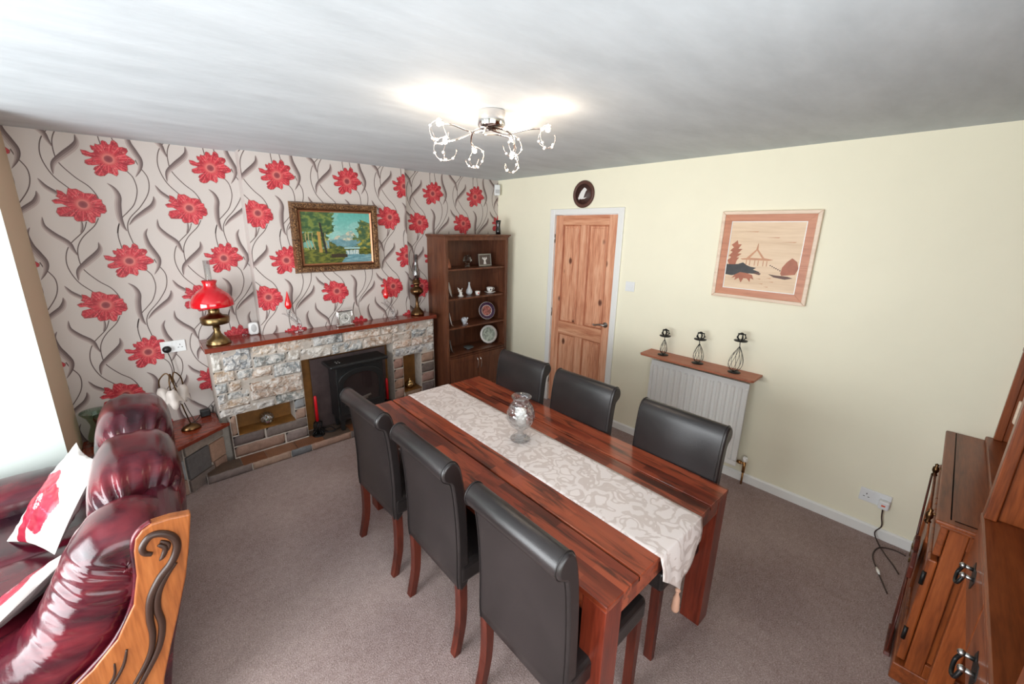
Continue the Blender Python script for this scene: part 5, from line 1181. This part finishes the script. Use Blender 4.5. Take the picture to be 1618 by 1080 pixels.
carve([(-3.325, .825), (-3.310, .805), (-3.318, .78), (-3.33, .765)], 0.007); carve([(-3.318, .835), (-3.300, .815), (-3.305, .79)], 0.005)
mb = MB(); mb.prism(O[1:13], 'y', -2.100, -2.088) if False else mb.tube(spl([(a, -2.075, b_) for a, b_ in O[2:13]], 4), 0.010, 8); mb.done('piping', 'oxblood', sf)

# satin cushions
def cushion(name, c00, c10, c11, c01, th, label, fn, flip=1):
    c00, c10, c11, c01 = map(Vector, (c00, c10, c11, c01)); N = 84
    nn = ((c10 - c00).cross(c01 - c00)).normalized() * flip
    t = thing(name, label, 'cushion', (c00 + c10 + c11 + c01) / 4, 'satin poppy cushions on the sofa')
    for side, nm in ((1, 'front_cover'), (-1, 'back_cover')):
        mb = MB(); V = []
        for j in range(N + 1):
            row = []
            for i in range(N + 1):
                u = i / N; v = j / N; k = 0.07
                uu = u + k * math.sin(PI * v) * (0.5 - u) * 2 * abs(0.5 - u) * 1.2; vv = v + k * math.sin(PI * u) * (0.5 - v) * 2 * abs(0.5 - v) * 1.2
                p = c00 * (1 - uu) * (1 - vv) + c10 * uu * (1 - vv) + c11 * uu * vv + c01 * (1 - uu) * vv
                b_ = (math.sin(PI * u) * math.sin(PI * v)) ** 0.55 if 0 < i < N and 0 < j < N else 0
                b_ = b_ * (1 + 0.14 * noise.noise(Vector((u * 6, v * 6, 2)))) + 0.09 * (b_ > 0) * noise.noise(Vector((u * 9, v * 16, 7))) * min(1, 4 * b_)
                row.append(mb.v(p + nn * side * th * b_))
            V.append(row)
        for j in range(N):
            for i in range(N): mb.c = lin(fn((i + .5) / N, (j + .5) / N) if side == 1 else (150, 146, 144)); mb._f([V[j][i], V[j][i + 1], V[j + 1][i + 1], V[j + 1][i]], True)
        mb.c = None; mb.done(nm, 'cushion', t)
    mb = MB(); mb.tube([c00, (c00 + c10) / 2 + nn * 0.0, c10], 0.0025, 6) if False else None
    return t
def poppy(u, v):
    du, dv = u - 0.44, v - 0.46; r = math.hypot(du, dv); a = math.atan2(dv, du)
    R = 0.33 + 0.05 * math.cos(2 * a + 0.8) + 0.03 * math.sin(5 * a) + 0.015 * noise.noise(Vector((a * 4, 0, 0)))
    st = abs(du + 0.09) < 0.10 and dv < -0.2
    if 0.02 < r < 0.085 and math.sin(a * 14) > 0.1: return (206, 190, 194)
    if r < R or st:
        c = (172, 14, 48) if (math.sin(a * 3 + r * 9) > -0.2) else (140, 10, 40)
        if abs(math.sin(a * 2.5 + 0.6)) < 0.06 and r > 0.1: c = (206, 70, 96)
        return c
    return (206, 199, 194)
cushion('cushion', (-3.86, -1.10, .475), (-3.665, -1.47, .55), (-3.475, -1.47, .90), (-3.575, -1.10, .86), 0.055, 'white satin cushion with a large crimson poppy leaning on the sofa back', poppy, 1)
cushion('cushion', (-3.90, -1.62, .47), (-3.62, -1.46, .50), (-3.545, -1.665, .68), (-3.80, -1.90, .58), 0.04, 'white and grey satin cushion seen edge-on against the near sofa arm', poppy, -1)

# ------------------------------------------------------------------ sideboard dresser by the cream wall
sb = thing('sideboard_dresser', 'oak dresser with low cupboard base and shelved rack, in the corner by the cream wall', 'dresser', (-0.55, -4.05, 0))
box('carcass', 'dresser', -1.055, -0.012, -4.30, -3.835, 0.06, 0.765, sb, 0.003)
box('plinth', 'dresser_x', -1.075, -0.01, -4.30, -3.80, 0.0, 0.085, sb, 0.006)
mb = MB(); mb.box(-1.098, -0.004, -4.30, -3.792, 0.782, 0.80); mb.box(-1.085, -0.004, -4.30, -3.806, 0.766, 0.782); mb.done('top', 'dresser_x', sb, 0.006, 3)
mb = MB()
mb.tube([(-1.06, -3.83, 0.8005), (-0.02, -3.83, 0.8005)], 0.002, 6); mb.tube([(-1.06, -3.84, 0.8005), (-1.06, -4.2, 0.8005)], 0.002, 6); mb.done('inlay_groove', 'groove', sb)
mb = MB()      # framed end panel
for y0, y1, z0, z1 in ((-3.885, -3.835, .085, .765), (-4.30, -4.24, .085, .765), (-4.24, -3.885, .085, .15), (-4.24, -3.885, .70, .765)): mb.box(-1.072, -1.054, y0, y1, z0, z1)
mb.done('end_frame', 'dresser', sb, 0.003)
for x0, x1 in ((-1.05, -0.535), (-0.53, -0.015)):
    box('drawer', 'dresser_x', x0, x1, -3.834, -3.812, 0.625, 0.755, sb, 0.005)
    mb = MB(); a = 0.06
    for q in ((x0, x0 + a, .095, .60), (x1 - a, x1, .095, .60), (x0 + a, x1 - a, .095, .095 + a), (x0 + a, x1 - a, .60 - a, .60)): mb.box(q[0], q[1], -3.834, -3.806, q[2], q[3])
    d = mb.done('door', 'dresser', sb, 0.006); box('panel', 'dresser', x0 + a, x1 - a, -3.834, -3.818, .095 + a, .60 - a, d, 0.003)
for z in (0.20, 0.48):
    mb = MB(); mb.lathe([(0.007, 0), (0.007, 0.06)], (-1.052, -3.808, z), 10); mb.done('hinge', 'iron', sb)
# turned wood and brass drop handles joined by rails along the front
for x, z in ((-0.34, 0.69), (-0.86, 0.69)):
    h = MB(); h.tube([(x, -3.812, z + 0.012), (x, -3.787, z + 0.012)], 0.005, 8); h.lathe([(0.001, -0.04), (0.008, -0.038), (0.012, -0.028), (0.007, -0.02), (0.013, -0.005), (0.012, 0.012), (0.006, 0.018), (0.008, 0.028), (0.001, 0.034)], (x, -3.785, z), 14); h.done('drop_handle', 'brass_dark', sb)
mb = MB(); mb.tube([(-0.34, -3.785, 0.672), (-0.86, -3.785, 0.672)], 0.004, 8); mb.tube([(-0.34, -3.790, 0.66), (-1.04, -3.790, 0.66)], 0.003, 8); mb.done('hand_rail', 'dresser', sb)
# rack
mb = MB(); mb.box(-0.034, -0.006, -3.985, -3.955, 0.8225, 2.02); mb.box(-0.026, -0.010, -4.28, -3.985, 0.8225, 2.02); rk = mb.done('rack_side', 'dresser', sb, 0.003)
mb = MB(); mb.box(-1.06, -1.034, -4.28, -4.16, 0.80, 2.02); mb.done('rack_side', 'dresser', sb, 0.003)
box('rack_sill', 'dresser_x', -1.07, -0.004, -4.29, -3.93, 0.8005, 0.822, sb, 0.005)
mb = MB(); mb.box(-1.03, -0.034, -4.295, -4.285, 0.82, 2.0); mb.done('rack_back', 'dresser', sb)
for z in (1.15, 1.45, 1.75): box('rack_shelf', 'dresser_x', -1.03, -0.034, -4.285, -4.14, z, z + 0.018, sb, 0.002)

for x, z in ((-0.50, 1.02), (-0.98, 1.15)):
    mb = MB(); mb.prism([(-3.945, z + .15), (-3.945, z + .05), (-3.965, z + .035), (-3.975, z), (-3.995, z + .03), (-4.02, z - .015), (-4.28, z - .02), (-4.28, z + .15)], 'x', x - 0.02, x); mb.done('scalloped_bracket', 'frame_light', sb, 0.003)  # pale colour stands for cream wall light reflected on the wood
box('rack_shelf', 'dresser_x', -1.03, -0.034, -4.285, -3.95, 1.305, 1.322, sb, 0.002)

# slim wooden stand with brass fretwork in front of the dresser doors
ws = thing('spindle_stand', 'slim dark red wooden stand with brass fretwork and thin spindles before the dresser', 'stand', (-0.85, -3.78, 0))
WY = -3.783
mb = MB(); mb.prism([(-0.96, 0.0), (-0.74, 0.0), (-0.75, 0.014), (-0.95, 0.014)], 'y', WY - 0.012, WY + 0.010); mb.done('foot', 'chair_leg', ws, 0.003)
for k in range(6):
    x = -0.945 + 0.042 * k; mb = MB(); mb.tube([(x, WY, 0.02), (x + 0.05, WY, 0.20), (x * 0.8 + 0.03, WY, 0.33)], 0.0035, 6); mb.done('spindle', 'chair_leg', ws)
mb = MB(); mb.prism([(-0.78, .31), (-0.72, .29), (-0.64, .305), (-0.56, .29), (-0.50, .31), (-0.50, .37), (-0.56, .42), (-0.60, .405), (-0.64, .44), (-0.69, .405), (-0.73, .42), (-0.78, .37)], 'y', WY - 0.010, WY + 0.006); hd = mb.done('carved_head', 'chair_leg', ws, 0.003)
mb = MB()
for x, z in ((-.71, .36), (-.64, .39), (-.57, .36), (-.67, .335), (-.61, .335)): mb.lathe([(0.006, -0.008), (0.012, -0.008), (0.012, 0.008), (0.006, 0.008), (0.006, -0.008)], (x, WY + 0.001, z), 12, rot=RX)
mb.done('brass_fret', 'brass', hd)
mb = MB(); mb.tube([(-0.52, WY, 0.40), (-0.20, WY, 0.60)], 0.0045, 6); mb.done('brace', 'chair_leg', ws)

# tall dresser close to the camera
td = thing('welsh_dresser', 'tall oak dresser with iron drop handles at the right edge, closest to the camera', 'dresser', (-1.65, -4.1, 0))
XA, XB = -2.16, -1.115
box('worktop', 'dresser_x', XA, XB, -4.30, -3.885, 0.878, 0.90, td, 0.006)
for x0, x1 in ((-1.635, -1.135), (-2.145, -1.645)):
    d = box('drawer', 'dresser_x', x0, x1, -4.22, -3.888, 0.695, 0.872, td, 0.006)
    hx = -1.365 if x0 > -1.7 else -1.80
    for dx in (-0.03, 0.03):
        mb = MB(); mb.tube([(hx + dx, -3.889, 0.79), (hx + dx, -3.866, 0.792)], 0.0065, 8); mb.ball((hx + dx, -3.864, 0.792), 0.009, 8, (1, 1, 1)); mb.done('handle_post', 'steel', d)
    mb = MB(); mb.tube(spl([(hx - 0.03, -3.865, 0.788), (hx - 0.032, -3.858, 0.76), (hx, -3.855, 0.745), (hx + 0.032, -3.858, 0.76), (hx + 0.03, -3.865, 0.788)]), 0.005, 8); mb.done('drop_handle', 'iron', d)
    mb = MB(); mb.prism([(hx - 0.05, 0.79), (hx - 0.03, 0.82), (hx, 0.81), (hx + 0.03, 0.82), (hx + 0.05, 0.79), (hx + 0.02, 0.75), (hx, 0.735), (hx - 0.02, 0.75)], 'y', -3.8905, -3.8865); mb.done('backplate', 'iron', d)
for x in (XA + 0.005, XB - 0.05):
    for y in (-3.955, -4.295):
        mb = MB(); mb.box(x, x + 0.045, y, y + 0.06, 0, 0.878); mb.done('leg', 'dresser', td, 0.003)
box('pot_board', 'dresser_x', XA + 0.02, XB - 0.02, -4.28, -3.92, 0.12, 0.145, td, 0.003)
box('lower_back', 'dresser', XA + 0.03, XB - 0.03, -4.295, -4.28, 0.145, 0.878, td)
for x0, x1 in ((XB - 0.052, XB - 0.002), (XA + 0.002, XA + 0.052)):
    mb = MB(); mb.box(x0, x1, -3.918, -3.888, 0.9005, 2.05); mb.box(x0 + 0.018, x1 - 0.018, -4.29, -3.918, 0.9005, 2.05); mb.done('rack_side', 'dresser', td, 0.003)
box('rack_back', 'dresser', XA + 0.05, XB - 0.05, -4.298, -4.288, 0.9005, 2.05, td)
for z in (1.30, 1.62, 2.03): box('rack_shelf', 'dresser_x', XA + 0.053, XB - 0.053, -4.287, -3.93, z, z + 0.02, td, 0.003)
